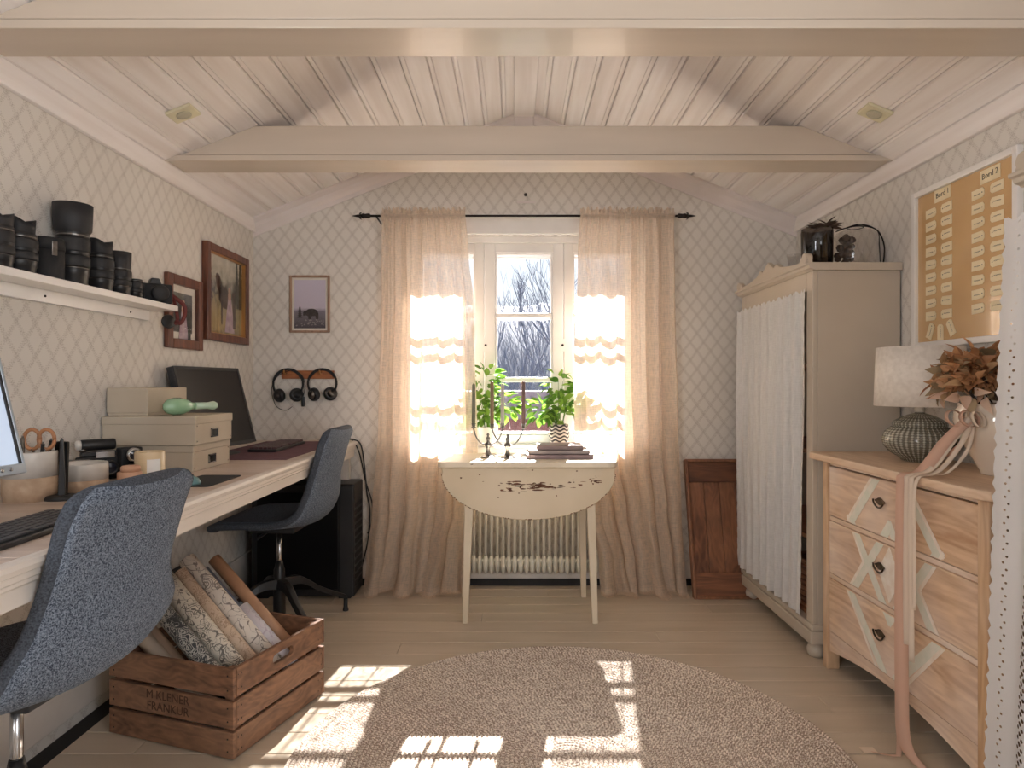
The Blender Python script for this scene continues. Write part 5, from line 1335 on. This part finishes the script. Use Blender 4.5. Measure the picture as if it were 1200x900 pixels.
# ------------------------------------------------------------------ wardrobes
TYZ = lambda x: frame_of((x, 0, 0), (0, 1, 0), (0, 0, 1))
def wardrobe(y0, y1, x0, x1, lab, sfx=1):
    t = thing('wardrobe', lab, 'wardrobe', ((x0 + x1) / 2, (y0 + y1) / 2, 0), group='painted wardrobes on the right')
    z0, z1 = .07, 1.528
    M_ = M['wardrobe']
    MB().box(x0 + .02, x1, y0, y0 + .018, z0, z1).build('side_panel', M_, t, bev=.002)
    MB().box(x0 + .02, x1, y1 - .018, y1, z0, z1).build('side_panel', M_, t, bev=.002)
    MB().box(x1 - .012, x1, y0 + .018, y1 - .018, z0, z1).build('back_panel', M['pinedark'], t)
    MB().box(x0 - .014, x1, y0 - .014, y1 + .014, .065, .115).build('plinth', M_, t, bev=.006)
    MB().box(x0 - .008, x1, y0 - .008, y1 + .008, .115, .140).build('plinth_moulding', M_, t, bev=.008, seg=3)
    for xx in (x0 + .035, x1 - .05):
        for yy in (y0 + .045, y1 - .045):
            MB().lathe([(.026, 0), (.034, .012), (.036, .03), (.030, .046), (.024, .05), (.028, .056), (.026, .066)], (xx, yy, 0), 20).build('bun_foot', M_, t)
    # front frame
    MB().box(x0, x0 + .02, y0, y0 + .055, .14, z1).build('stile', M_, t, bev=.003)
    MB().box(x0, x0 + .02, y1 - .055, y1, .14, z1).build('stile', M_, t, bev=.003)
    MB().box(x0, x0 + .02, y0 + .055, y1 - .055, z1 - .075, z1).build('header', M_, t, bev=.003)
    # cornice
    pr_ = [(x1, z1), (x0 - .002, z1), (x0 - .006, z1 + .004), (x0 - .018, z1 + .008), (x0 - .022, z1 + .018), (x0 - .032, z1 + .021), (x0 - .032, z1 + .030), (x1, z1 + .030)]
    q = MB(); q.prism([(a, b) for a, b in pr_], frame_of((0, 0, 0), (1, 0, 0), (0, 0, 1)), -(y0 - .016), -(y1 + .016)); q.build('cornice', M_, t, bev=.002)
    # crest
    Lc = y1 - y0; pts = [(y0 - .01, z1 + .028)]
    for s, h in ((.0, .030), (.03, .040), (.06, .034), (.09, .014), (.16, .016), (.24, .022), (.33, .032), (.38, .055), (.42, .042), (.46, .060), (.5, .078), (.54, .060), (.58, .042), (.62, .055), (.67, .032), (.76, .022), (.84, .016), (.91, .014), (.94, .034), (.97, .040), (1.0, .030)):
        pts.append((y0 + Lc * s, z1 + .028 + h))
    pts.append((y1 + .01, z1 + .028))
    MB().prism(pts, TYZ(x0 - .012), -.010, .010).build('crest', M_, t, bev=.003)
    for yy in (y0 + .02, y1 - .02):
        MB().lathe([(.020, -.014), (.021, -.01), (.021, .010), (.018, .014)], (x0 - .012, yy, z1 + .050), 18, Matrix.Rotation(R(90), 4, 'Y')).build('scroll', M_, t)
    for zz in (.45, .80, 1.15): MB().box(x0 + .03, x1 - .012, y0 + .018, y1 - .018, zz, zz + .016).build('inner_shelf', M['tray'], t)
    MB().box(x0 + .03, x1 - .012, y0 + .018, y1 - .018, .14, .152).build('inner_bottom', M['tray'], t)
    return t
WX = 1.168
wardrobe(2.575, 3.375, WX, 1.512, 'tall beige wardrobe with a white lace curtain front, next to the back wall')
wardrobe(.62, 1.475, 1.150, 1.512, 'near beige wardrobe cut by the right photo edge, with eyelet curtain')
for (y, z, s, lb) in ((2.63, .152, .24, 'stack of brown baskets low inside the far wardrobe'),):
    o = thing('wicker_basket', 'brown wicker basket inside the wardrobe behind the lace curtain', 'basket', (1.33, 2.78, .152))
    for k in range(9): MB().tube([(1.33 + .11 * math.cos(a), 2.78 + .14 * math.sin(a), .16 + k * .022) for a in [R(15 * j) for j in range(25)]], .010, 6).build('cane_ring', M['tray'], o)
    MB().box(1.25, 1.41, 2.67, 2.89, .152, .158).build('basket_base', M['tray'], o)

def hanging(name, label, ya, yb, x, ztop, zbot, m_, nf, amp, ph, flare, scal, grp, sc_n=90, nearcut=0, uvw=.8):
    NU, NV = 170, 90; P = []; uv = []
    for i in range(NU + 1):
        u = i / NU; row = []
        for j in range(NV + 1):
            v = j / NV; z = ztop + (zbot - ztop) * v
            yc = ya + (yb - ya) * u
            if i < NU / 2: yc += nearcut * v ** 2 * (1 - 2 * u)
            e = flare * v * (1 if u < .5 else -1) * abs(u - .5) * 2
            yc += -e
            xx = x - amp * (.4 + .6 * min(1, v * 3)) * (math.sin(2 * math.pi * nf * (u + .01 * math.sin(5 * v)) + ph) * .7 + math.sin(2 * math.pi * nf * 1.9 * u + ph * 2 + v) * .35) - amp - flare * .35 * v
            if scal and i in (0,): yc -= scal * abs(math.sin(z * sc_n))
            if scal and i in (NU,): yc += scal * abs(math.sin(z * sc_n))
            if v > .999 and scal: z += scal * .8 * abs(math.sin(u * 70))
            if v < .015: z += .006 * math.sin(u * 140)
            row.append((xx, yc, z)); uv.append((u * uvw, v * (ztop - zbot)))
        P.append(row)
    mb = MB(); mb.grid(P); mb.uv = uv; o = mb.build(name, m_, recalc=False); tag(o, label, 'curtain', grp); return o
hanging('lace_curtain', 'gathered white lace curtain hanging on the far wardrobe front', 2.600, 3.385, WX + .000, 1.455, .152, M['lace'], 9, .016, 1.3, .0, .006, 'white wardrobe curtains', 160, .045)
hanging('eyelet_curtain', 'white eyelet cotton curtain with scalloped edge at the right photo edge', .60, 1.490, 1.128, 1.455, .10, M['eyelet'], 6, .010, .4, .05, .012, 'white wardrobe curtains', 90)

# jars on the wardrobe
ZT = 1.5585
j = thing('smoked_glass_jar', 'dark smoked glass cylinder on the far wardrobe, filled with brown cones', 'jar', (1.245, 2.70, ZT), group='glass vessels on the wardrobe')
MB().lathe([(.056, 0), (.060, .004), (.062, .15), (.060, .165), (.057, .165), (.056, .01), (0, .008)], (1.252, 2.72, ZT), 28).build('jar_glass', M['dark_jar'], j)
browns = mat('dried_brown', srgb(88, 66, 52), srgb(60, 46, 38), .9, scale=30)
rnd = random.Random(8)
for k in range(22):
    a = rnd.uniform(0, 6.28); rr = rnd.uniform(0, .036); MB().lathe([(0, 0), (.012, .005), (.015, .014), (.009, .024), (0, .028)], (1.252 + rr * math.cos(a), 2.72 + rr * math.sin(a), ZT + .01 + k * .0055), 8).build('dried_cone', browns, j)
j2 = thing('glass_cloche', 'clear glass lantern with black wire handle on the far wardrobe', 'lantern', (1.40, 2.70, ZT), group='glass vessels on the wardrobe')
cx, cy = 1.400, 2.70
MB().lathe([(.098, 0), (.100, .003), (.100, .09), (.092, .12), (.072, .145), (.04, .158), (.02, .162)], (cx, cy, ZT), 32, cap=False).build('cloche_glass', M['jar_glass'], j2)
MB().lathe([(.102, 0), (.102, .006), (0, .007)], (cx, cy, ZT), 32).build('cloche_base', M['blackm'], j2)
for s in (0, 1):
    MB().tube(cr([(cx + .104, cy - .02 + s * .02, ZT + .01), (cx + .107 - s * .008, cy - .02 + s * .02, ZT + .09), (cx + .080, cy - .02, ZT + .15), (cx + .02, cy - .01, ZT + .178 - s * .006), (cx - .04, cy, ZT + .165), (cx - .08, cy, ZT + .15)], 6), .0026, 6).build('wire_handle', M['iron'], j2)
MB().tube([(cx + .03 * math.cos(R(20 * k)), cy + .03 * math.sin(R(20 * k)), ZT + .166) for k in range(19)], .002, 5).build('neck_wire', M['iron'], j2)
rnd = random.Random(18)
for k in range(34):
    p = Vector((cx - .04 + rnd.gauss(0, .018), cy + rnd.gauss(0, .02), ZT + .012 + rnd.random() * .11))
    MB().lathe([(0, 0), (.012, .006), (.014, .014), (.008, .024), (0, .026)], p, 7).build('dried_bloom', browns, j2)
df = thing('dried_thistle', 'dark dried flower head lying on the smoked glass jar', 'dried flower', (1.262, 2.72, ZT + .17))
lm = leaf_mesh(.05, .016, .3, .1); src = None
for k in range(26):
    a = rnd.uniform(0, 6.28); d = Vector((math.cos(a), math.sin(a) * .6, rnd.uniform(-.1, .7)))
    Mx = orient(Vector((rnd.gauss(.02, .015), rnd.gauss(0, .01), .0 + rnd.uniform(0, .01))), d, rnd.uniform(-1, 1))
    if src is None: src = lm.build('petal', browns, df, local=True); src.matrix_local = Mx
    else: copyo(src, df, M=Mx)
MB().tube([(1.20, 2.70, ZT + .168), (1.25, 2.72, ZT + .176), (1.34, 2.73, ZT + .182)], .002, 5).build('stem', browns, df)
sg = thing('small_glass', 'small clear glass behind the crest of the far wardrobe', 'glass', (1.27, 3.0, ZT), group='glass vessels on the wardrobe')
MB().lathe([(.024, 0), (.026, .004), (.022, .05), (.030, .11), (.028, .11), (.020, .05), (0, .006)], (1.275, 3.0, ZT), 20).build('tumbler', M['jar_glass'], sg)
MB().lathe([(.031, .108), (.032, .111), (.031, .114), (.029, .111)], (1.275, 3.0, ZT), 20, cap=False).build('rim', M['jar_glass'], sg)

# ------------------------------------------------------------------ seating chart board
bd = thing('seating_board', 'white-framed brown seating chart with paper name tags on the right wall', 'board', (XR, 2.22, 1.5))
kraft = mat('kraft_board', srgb(212, 174, 124), srgb(202, 162, 110), .18, scale=3, coat=.6)
# viewer looks toward +x: right is -y
MBd = frame_of((XR, 2.486, 1.215), (0, -1, 0), (0, 0, 1)); Wb, Hb = 2.486 - 1.962, .585
for (a0, a1, b0, b1) in ((0, .022, 0, Hb), (Wb - .022, Wb, 0, Hb), (.022, Wb - .022, 0, .022), (.022, Wb - .022, Hb - .022, Hb)):
    MB().box(a0, a1, b0, b1, .0005, .022, MBd).build('frame_rail', M['winw'], bd, bev=.003)
MB().box(.02, Wb - .02, .02, Hb - .02, .001, .008, MBd).build('board_panel', kraft, bd)
tagm = mat('cream_tag_paper', srgb(238, 222, 186), srgb(230, 212, 174), .6, scale=20)
inkd = mat('pen_ink', srgb(96, 84, 66), rough=.8)
Wt, Ht = .058, .032
tg = MB().prism([(-Wt / 2, -Ht / 2), (Wt / 2 - .007, -Ht / 2), (Wt / 2, -Ht / 2 + .008), (Wt / 2, Ht / 2 - .008), (Wt / 2 - .007, Ht / 2), (-Wt / 2, Ht / 2)], Matrix.Identity(4), .0085, .0100)
dot = MB().lathe([(.0022, .0100), (.0022, .0104), (0, .0104)], (Wt / 2 - .009, 0, 0), 8)
scr = MB().tube([(-.018 + .0018 * k, .002 * math.sin(k * 1.9) - .002, .0102) for k in range(18)], .0006, 4)
tsrc = None
def addtag(Y, z, rot, flip):
    global tsrc
    a = 2.486 - Y; b = z - 1.215
    Mm = MBd @ Matrix.Translation((a, b, 0)) @ Matrix.Rotation(R(rot) + (math.pi if flip else 0), 4, 'Z')
    Mm.translation = Mm.translation - ORG[bd]
    if tsrc is None:
        o = tg.build('name_tag', tagm, bd, local=True); d_ = dot.build('punch_hole', M['iron'], o, local=True); s2 = scr.build('handwriting', inkd, o, local=True); tsrc = (o, d_, s2)
    else:
        o = copyo(tsrc[0], bd)
        d_ = copyo(tsrc[1], o); s2 = copyo(tsrc[2], o)
    o.matrix_local = Mm
rnd = random.Random(6)
for (Y, flip) in ((2.387, False), (2.301, True), (2.145, False), (2.060, True)):
    for k in range(9): addtag(Y, 1.703 - k * .0467, rnd.uniform(-3, 3), flip)
for (Y, z, rot) in ((2.390, 1.275, 65), (2.334, 1.266, 90), (2.278, 1.279, 117)): addtag(Y, z, rot, False)
for (Y, z, s) in ((2.322, 1.755, 'Bord 1'), (2.090, 1.750, 'Bord 2')):
    a = 2.486 - Y; b = z - 1.215
    c_ = MB().box(a - .044, a + .044, b - .022, b + .022, .0085, .0100, MBd).build('heading_card', tagm, bd)
    text(s, .026, MBd @ Matrix.Translation((a - .036, b - .008, .0102)) @ Matrix.Rotation(R(3), 4, 'Z'), M['iron'], c_, 'handwriting', .0003, ORG[bd])

# ------------------------------------------------------------------ dresser
DXF, DY0, DY1, DTZ = 1.193, 1.645, 2.530, .821
dr = thing('dresser', 'whitewashed pine chest of drawers with painted diamond pattern, right side', 'dresser', (1.35, 2.09, 0))
top_poly = [(1.140 + .02, 1.600), (1.512, 1.600), (1.512, 2.558), (1.155, 2.558), (1.140, 2.543), (1.140, 1.66), (1.146, 1.63)]
MB().prism(top_poly, T0, DTZ - .026, DTZ).build('dresser_top', M['pinetop'], dr, bev=.005)
for (ya, yb, m_) in ((DY0, DY0 + .042, M['pinev']), (DY1 - .036, DY1, M['pinev'])):
    MB().box(DXF - .006, DXF + .042, ya, yb, 0, DTZ - .026).build('corner_post', m_, dr, bev=.004)
for ya, yb in ((DY0, DY0 + .04), (DY1 - .04, DY1)): MB().box(1.47, 1.51, ya, yb, 0, DTZ - .026).build('corner_post', M['pinev'], dr, bev=.003)
MB().box(DXF + .042, 1.47, DY0 + .006, DY0 + .022, .13, DTZ - .026).build('side_panel', M['pinedark'], dr)
MB().box(DXF + .042, 1.47, DY1 - .022, DY1 - .006, .13, DTZ - .026).build('side_panel', M['pinedark'], dr)
MB().box(DXF + .03, 1.50, DY0 + .02, DY1 - .02, .13, .142).build('bottom_panel', M['pinedark'], dr)
MB().box(1.49, 1.505, DY0 + .02, DY1 - .02, .13, DTZ - .026).build('back_panel', M['pinedark'], dr)
yA, yB = DY0 + .042, DY1 - .036
# heights from the photo: drawer fronts
rows = [(.588, .772), (.372, .566), (.150, .350)]
def hz(name, z0, z1, m_=None): return MB().box(DXF + .004, DXF + .028, yA, yB, z0, z1).build(name, m_ or M['pine'], dr, bev=.002)
hz('rail', .776, DTZ - .026); hz('rail', .568, .585); hz('rail', .352, .369)
# arched bottom apron
ap = [(yA, .147), (yB, .147), (yB, .070)]
for k in range(1, 16): ap.append((yB - (yB - yA) * k / 16, .070 + .045 * math.sin(math.pi * k / 16)))
ap.append((yA, .070))
MB().prism(ap, TYZ(DXF + .004), 0, .02).build('arched_apron', M['pine'], dr)
def clip(poly, a0, a1, b0, b1):
    def cl(P, inside, inter):
        out = []
        for i in range(len(P)):
            p, q = P[i], P[(i + 1) % len(P)]
            if inside(p): out.append(p)
            if inside(p) != inside(q): out.append(inter(p, q))
        return out
    def ix(v): return lambda p, q: (v, p[1] + (q[1] - p[1]) * (v - p[0]) / (q[0] - p[0]))
    def iy(v): return lambda p, q: (p[0] + (q[0] - p[0]) * (v - p[1]) / (q[1] - p[1]), v)
    for ins, it in ((lambda p: p[0] >= a0, ix(a0)), (lambda p: p[0] <= a1, ix(a1)), (lambda p: p[1] >= b0, iy(b0)), (lambda p: p[1] <= b1, iy(b1))):
        poly = cl(poly, ins, it)
        if len(poly) < 3: return None
    return poly
# painted pattern: polylines in (y, z) found from the photo, pixel -> drawer plane
def fp(px, py):
    Y = DXF * F / (px - 603); return (Y, EYE - (py - 450) * Y / F)
def band(a, b, w_):
    (x0, z0), (x1, z1) = a, b; d = Vector((x1 - x0, z1 - z0)); n_ = Vector((-d.y, d.x)).normalized() * w_ / 2; e = d.normalized() * w_ * .35
    return [(x0 - e.x + n_.x, z0 - e.y + n_.y), (x0 - e.x - n_.x, z0 - e.y - n_.y), (x1 + e.x - n_.x, z1 + e.y - n_.y), (x1 + e.x + n_.x, z1 + e.y + n_.y)]
yc_ = (yA + yB) / 2 + .0
A_ = .195                                   # half width of pattern
pat = []
def W(a, b): return (yc_ + a, b)
ztop, zq, zmid, zp, zbot = .790, .600, .470, .345, .155
for s in (-1, 1):
    # outer mint band shape: top -> wide -> waist crossing -> wide -> bottom
    pat += [('mint', band(W(s * .06, ztop), W(s * .235, zq), .034)), ('white', band(W(s * .085, ztop), W(s * .262, zq), .012)),
            ('mint', band(W(s * .235, zq), W(0, .33), .034)), ('white', band(W(s * .262, zq + .01), W(s * .155, .475), .012)),
            ('mint', band(W(s * .0, .63), W(s * .235, zp), .034)), ('white', band(W(s * .155, .475), W(s * .262, zp), .012)),
            ('mint', band(W(s * .235, zp), W(s * .035, zbot), .034)), ('white', band(W(s * .262, zp), W(s * .06, zbot - .02), .012))]
pat += [('solid', [W(0, .565), W(.062, .475), W(0, .385), W(-.062, .475)])]
pdep = {'mint': .0003, 'white': .0006, 'solid': .0008}
for i, (z0, z1) in enumerate(rows):
    d_ = MB().box(DXF, DXF + .02, yA + .003, yB - .003, z0, z1).build('drawer', M['pine'], dr, bev=.003)
    for ip_, (kind_, pl) in enumerate(pat):
        c_ = clip(pl, yA + .006, yB - .006, z0 + .003, z1 - .003)
        if c_: MB().prism(c_, TYZ(DXF), -.0001 - pdep[kind_] - .00004 * ip_, .001).build('painted_band' if kind_ != 'solid' else 'painted_diamond', M['whitep'] if kind_ != 'mint' else M['mint'], d_)
    # bail pull
    zc2 = (z0 + z1) / 2 + .02; q = MB(); cy = yc_ + .052
    q.prism([(cy + .026 * math.cos(a) * (1 + .12 * math.cos(4 * a)), zc2 + .011 * math.sin(a) * (1 + .15 * math.cos(4 * a))) for a in [2 * math.pi * k / 24 for k in range(24)]], TYZ(DXF), -.0045, .0)
    h_ = q.build('handle', M['antique'], d_, bev=.001)
for z0, z1 in rows:
    pass
def bail(d_, cy, zc2):
    pts = [(DXF - .008, cy + .030 * math.cos(a), zc2 + .002 - .024 * math.sin(a)) for a in [math.pi * k / 12 for k in range(13)]]
    MB().tube(pts, [.0030] * 13, 8).build('bail', M['antique'], d_)
for o_ in [x for x in C.objects if x.name.startswith('drawer')]:
    zs_ = [v.co.z for v in o_.data.vertices]; bail(o_, yc_ + .052, (min(zs_) + max(zs_)) / 2 + .022)
keyh = MB()

# lamp
lx, ly = 1.378, 2.235
lp_ = thing('table_lamp', 'table lamp with white drum shade and ribbed grey ceramic base', 'lamp', (lx, ly, DTZ))
cer, cnt, cbn = base('ribbed_grey_glaze', .25, coat=.4)
tcc = N(cnt, 'ShaderNodeTexCoord'); sxx = N(cnt, 'ShaderNodeSeparateXYZ'); cnt.links.new(tcc.outputs['Object'], sxx.inputs[0])
aa = math_(cnt, 'SINE', math_(cnt, 'MULTIPLY', math_(cnt, 'ARCTAN2', sxx.outputs[1], sxx.outputs[0]), 40.0))
zz2 = math_(cnt, 'SINE', math_(cnt, 'MULTIPLY', sxx.outputs[2], 800.0))
kk2 = math_(cnt, 'MULTIPLY', math_(cnt, 'ADD', math_(cnt, 'MAXIMUM', aa, -.3), math_(cnt, 'MULTIPLY', zz2, .45)), .5)
cnt.links.new(ramp(cnt, kk2, -.0, .6, srgb(104, 98, 84), srgb(190, 184, 168)), cbn.inputs['Base Color']); bumpn(cnt, cbn, kk2, .8, .004)
MB().lathe([(.050, 0), (.056, .003), (.060, .010), (.090, .030), (.108, .055), (.112, .075), (.104, .098), (.084, .116), (.076, .120)], (lx, ly, DTZ), 80, mod=lambda a, j, z: 1 + .022 * math.cos(40 * a) * (1 if j > 2 else 0)).build('ceramic_base', cer, lp_)
MB().lathe([(.080, .119), (.083, .122), (.083, .130), (.078, .136), (.060, .146), (.036, .157), (.016, .163), (.012, .166)], (lx, ly, DTZ), 60, mod=lambda a, j, z: 1 + .02 * math.cos(24 * a) * (1 if j > 3 else 0)).build('domed_collar', cer, lp_)
MB().lathe([(.0, .162), (.014, .166), (.018, .176), (.014, .186), (.008, .19), (.008, .24)], (lx, ly, DTZ), 18).build('ball_neck', mat('white_ball', srgb(228, 218, 202), rough=.4), lp_)
shade = mat('linen_shade', srgb(226, 218, 208), srgb(214, 205, 194), .8, scale=60, bump=.2, bscale=200)
MB().lathe([(.137, .187), (.130, .387)], (lx, ly, DTZ), 48, cap=False).build('lamp_shade', shade, lp_, solid=.003)
MB().tube([(lx - .13, ly, DTZ + .24), (lx + .13, ly, DTZ + .24)], .0015, 5).build('shade_ring', M['silver'], lp_)

# vase and dried bouquet
vx, vy = 1.395, 1.895
vs_ = thing('ceramic_vase', 'cream ceramic vase on the dresser holding dried leaves', 'vase', (vx, vy, DTZ))
MB().lathe([(.040, 0), (.044, .003), (.046, .012), (.066, .05), (.096, .105), (.110, .150), (.108, .180), (.098, .198), (.100, .206), (.094, .206), (.092, .196), (.095, .15), (.05, .04), (0, .03)], (vx, vy, DTZ), 44).build('vase_body', mat('cream_glaze', srgb(230, 216, 198), srgb(222, 206, 188), .15, coat=.8, scale=3), vs_)
rnd = random.Random(12)
dl = [leafm('rust_leaf', srgb(160, 110, 74), srgb(212, 164, 118), .3), leafm('tan_leaf', srgb(156, 120, 86), srgb(206, 172, 132), .3), leafm('olive_dry_leaf', srgb(120, 102, 78), srgb(176, 152, 118), .3), leafm('pink_cream_petal', srgb(206, 170, 146), srgb(230, 204, 182), .3)]
bq = thing('dried_bouquet', 'bouquet of dried rust and tan leaves in the cream vase', 'dried flowers', (vx, vy, DTZ + .15))
stm = MB()
for k in range(14):
    a = rnd.uniform(0, 6.28); stm.tube([(vx + .02 * math.cos(a), vy + .02 * math.sin(a), DTZ + .05), (vx + .05 * math.cos(a), vy + .05 * math.sin(a), DTZ + .21), (vx - .04 + .09 * math.cos(a), vy + .06 * math.sin(a), DTZ + .29)], .002, 5)
stm.build('stems', browns, bq)
srcs = []
cen = Vector((vx - .050, vy, DTZ + .268))
for k in range(290):
    v_ = Vector((rnd.gauss(0, 1), rnd.gauss(0, 1), rnd.gauss(0, 1))).normalized()
    if v_.z < -.55: v_.z *= -.6
    p = cen + Vector((v_.x * .130, v_.y * .105, v_.z * .090)) * rnd.uniform(.55, 1.0)
    if p.x > XR - .05: p.x = XR - .05
    low = p.z < cen.z - .01
    g = rnd.choice((1, 2, 2, 3)) if low else rnd.choice((0, 0, 0, 1, 0, 2))
    d = (v_ + Vector((rnd.uniform(-.7, .7), rnd.uniform(-.7, .7), rnd.uniform(-.4, .6))) * .8)
    Mx = orient(p - ORG[bq], d, rnd.uniform(-2, 2)) @ Matrix.Scale(rnd.uniform(.6, 1.15), 4)
    key_ = (g, k % 2)
    s0 = next((s for s in srcs if s[0] == key_), None)
    if s0 is None:
        o = leaf_mesh(.050 if k % 2 else .038, .022 if k % 2 else .032, .55, .55, 5).build('dried_leaf', dl[g], bq, local=True); o.matrix_local = Mx; srcs.append((key_, o))
    else: copyo(s0[1], bq, M=Mx)

fill = MB()
for k in range(420):
    v_ = Vector((rnd.gauss(0, 1), rnd.gauss(0, 1), rnd.gauss(0, 1))).normalized()
    p = cen + Vector((v_.x * .105, v_.y * .085, abs(v_.z) * .075 - .025)) * rnd.uniform(.3, 1.0)
    Mx = orient(p, v_ + Vector((rnd.uniform(-1, 1), rnd.uniform(-1, 1), rnd.uniform(-1, 1))), rnd.uniform(-2, 2))
    lf = leaf_mesh(rnd.uniform(.018, .030), rnd.uniform(.012, .020), .5, .6, 3)
    fill.add([Mx @ q_ for q_ in lf.v], lf.f, True)
fill.build('small_florets', leafm('dried_floret', srgb(176, 128, 88), srgb(176, 128, 88), .3), bq, recalc=False, kind='stuff', label='crowded small dried tan florets')

# ribbons: thin band through points, width direction along y
def ribbon(t, pts, w_, m_, name, wd=(0, 1, 0)):
    c = cr(pts, 6); P = []
    for i, p in enumerate(c):
        p = Vector(p); d = Vector(wd) if not callable(wd) else wd(i / len(c)); P.append([p - d * w_ / 2, p + Vector((.0004, 0, 0)), p + d * w_ / 2])
    return MB().grid(P).build(name, m_, t, solid=.0008, recalc=False)
rbn = thing('ribbon_streamers', 'pink and cream ribbons trailing from the bouquet over the dresser to the floor', 'ribbon', (1.17, 1.87, .82))
rp1 = cloth('dusty_pink_ribbon', srgb(222, 186, 164), srgb(214, 176, 154), .25, 0); rp2 = cloth('cream_ribbon', srgb(234, 218, 200), srgb(226, 208, 188), .25, 0)
kx, ky, kz = vx - .125, vy - .06, DTZ + .165
FX = 1.122
paths = [
    ([(kx, ky, kz), (1.22, 1.86, .92), (1.165, 1.875, .838), (FX, 1.885, .822), (FX - .006, 1.888, .78), (FX - .010, 1.888, .5), (FX - .010, 1.887, .2), (FX - .006, 1.88, .06), (FX + .02, 1.84, .008), (FX + .06, 1.76, .004), (FX + .10, 1.66, .003)], .030, rp1, 'pink_ribbon'),
    ([(kx, ky, kz + .004), (1.235, 1.85, .925), (1.18, 1.862, .842), (FX + .002, 1.866, .824), (FX - .004, 1.868, .78), (FX - .007, 1.868, .5), (FX - .003, 1.872, .34)], .016, rp2, 'cream_ribbon'),
    ([(kx + .01, ky, kz), (1.25, 1.84, .915), (1.19, 1.845, .838), (FX + .002, 1.850, .824), (FX - .005, 1.850, .78), (FX - .006, 1.849, .52), (FX - .004, 1.85, .30)], .012, rp2, 'cream_ribbon'),
    ([(kx + .01, ky + .01, kz), (1.26, 1.86, .91), (1.17, 1.895, .836), (FX, 1.900, .824), (FX - .007, 1.900, .78), (FX - .011, 1.899, .5), (FX - .012, 1.900, .2), (FX - .010, 1.90, .03), (FX - .02, 1.905, .006), (FX - .07, 1.925, .004)], .012, rp1, 'pink_ribbon'),
    ([(kx + .015, ky, kz), (1.262, 1.83, .90), (1.21, 1.835, .836), (1.165, 1.838, .828), (FX - .001, 1.839, .80), (FX - .004, 1.838, .60), (FX - .003, 1.84, .45)], .008, rp2, 'cream_ribbon')]
for pts, w_, m_, nm in paths:
    ribbon(rbn, pts, w_ * 1.2, m_, nm, (-.72, .69, 0))
for (dx, dy, s) in ((0, 0, 1), (.02, .02, -1), (-.02, .03, 1), (.01, -.02, -1)):
    pts = [(kx + dx + .020 * s * math.cos(a) * (1 + .2 * s), ky + dy + .01 * math.sin(a), kz + .022 * math.sin(a)) for a in [R(30 * k) for k in range(13)]]
    ribbon(rbn, pts, .016, rp1 if s > 0 else rp2, 'bow_loop')
o = MB().box(FX - .012 - .085, FX - .012 - .045, 1.925, 1.955, .001, .003).build('ribbon_end', rp2, rbn)

# ceiling detectors
ivory = mat('ivory_plastic', srgb(226, 218, 186), rough=.4)
for (px, side, lb) in ((214, 0, 'small square ivory ceiling spotlight on the left slope'), (1026, 1, 'small square ivory ceiling spotlight on the right slope')):
    Yd = 2.35; X = (px - 603) * Yd / F; Z = zc(X)
    ang = -math.atan(SL) if side == 0 else math.atan(SL)
    T = Matrix.Translation((X, Yd, Z)) @ Matrix.Rotation(ang, 4, 'Y')
    t = thing('ceiling_spotlight', lb, 'ceiling light', (X, Yd, Z), group='square ceiling spotlights')
    MB().box(-.048, .048, -.042, .042, -.012, 0, T).build('square_plate', ivory, t, bev=.004)
    MB().lathe([(.026, 0), (.026, .003), (.018, .005), (0, .0055)], T @ Vector((0, 0, -.012)), 24, T.to_3x3().to_4x4() @ Matrix.Rotation(R(180), 4, 'X')).build('round_lens', mat('grey_lens', srgb(190, 184, 160), rough=.3), t)
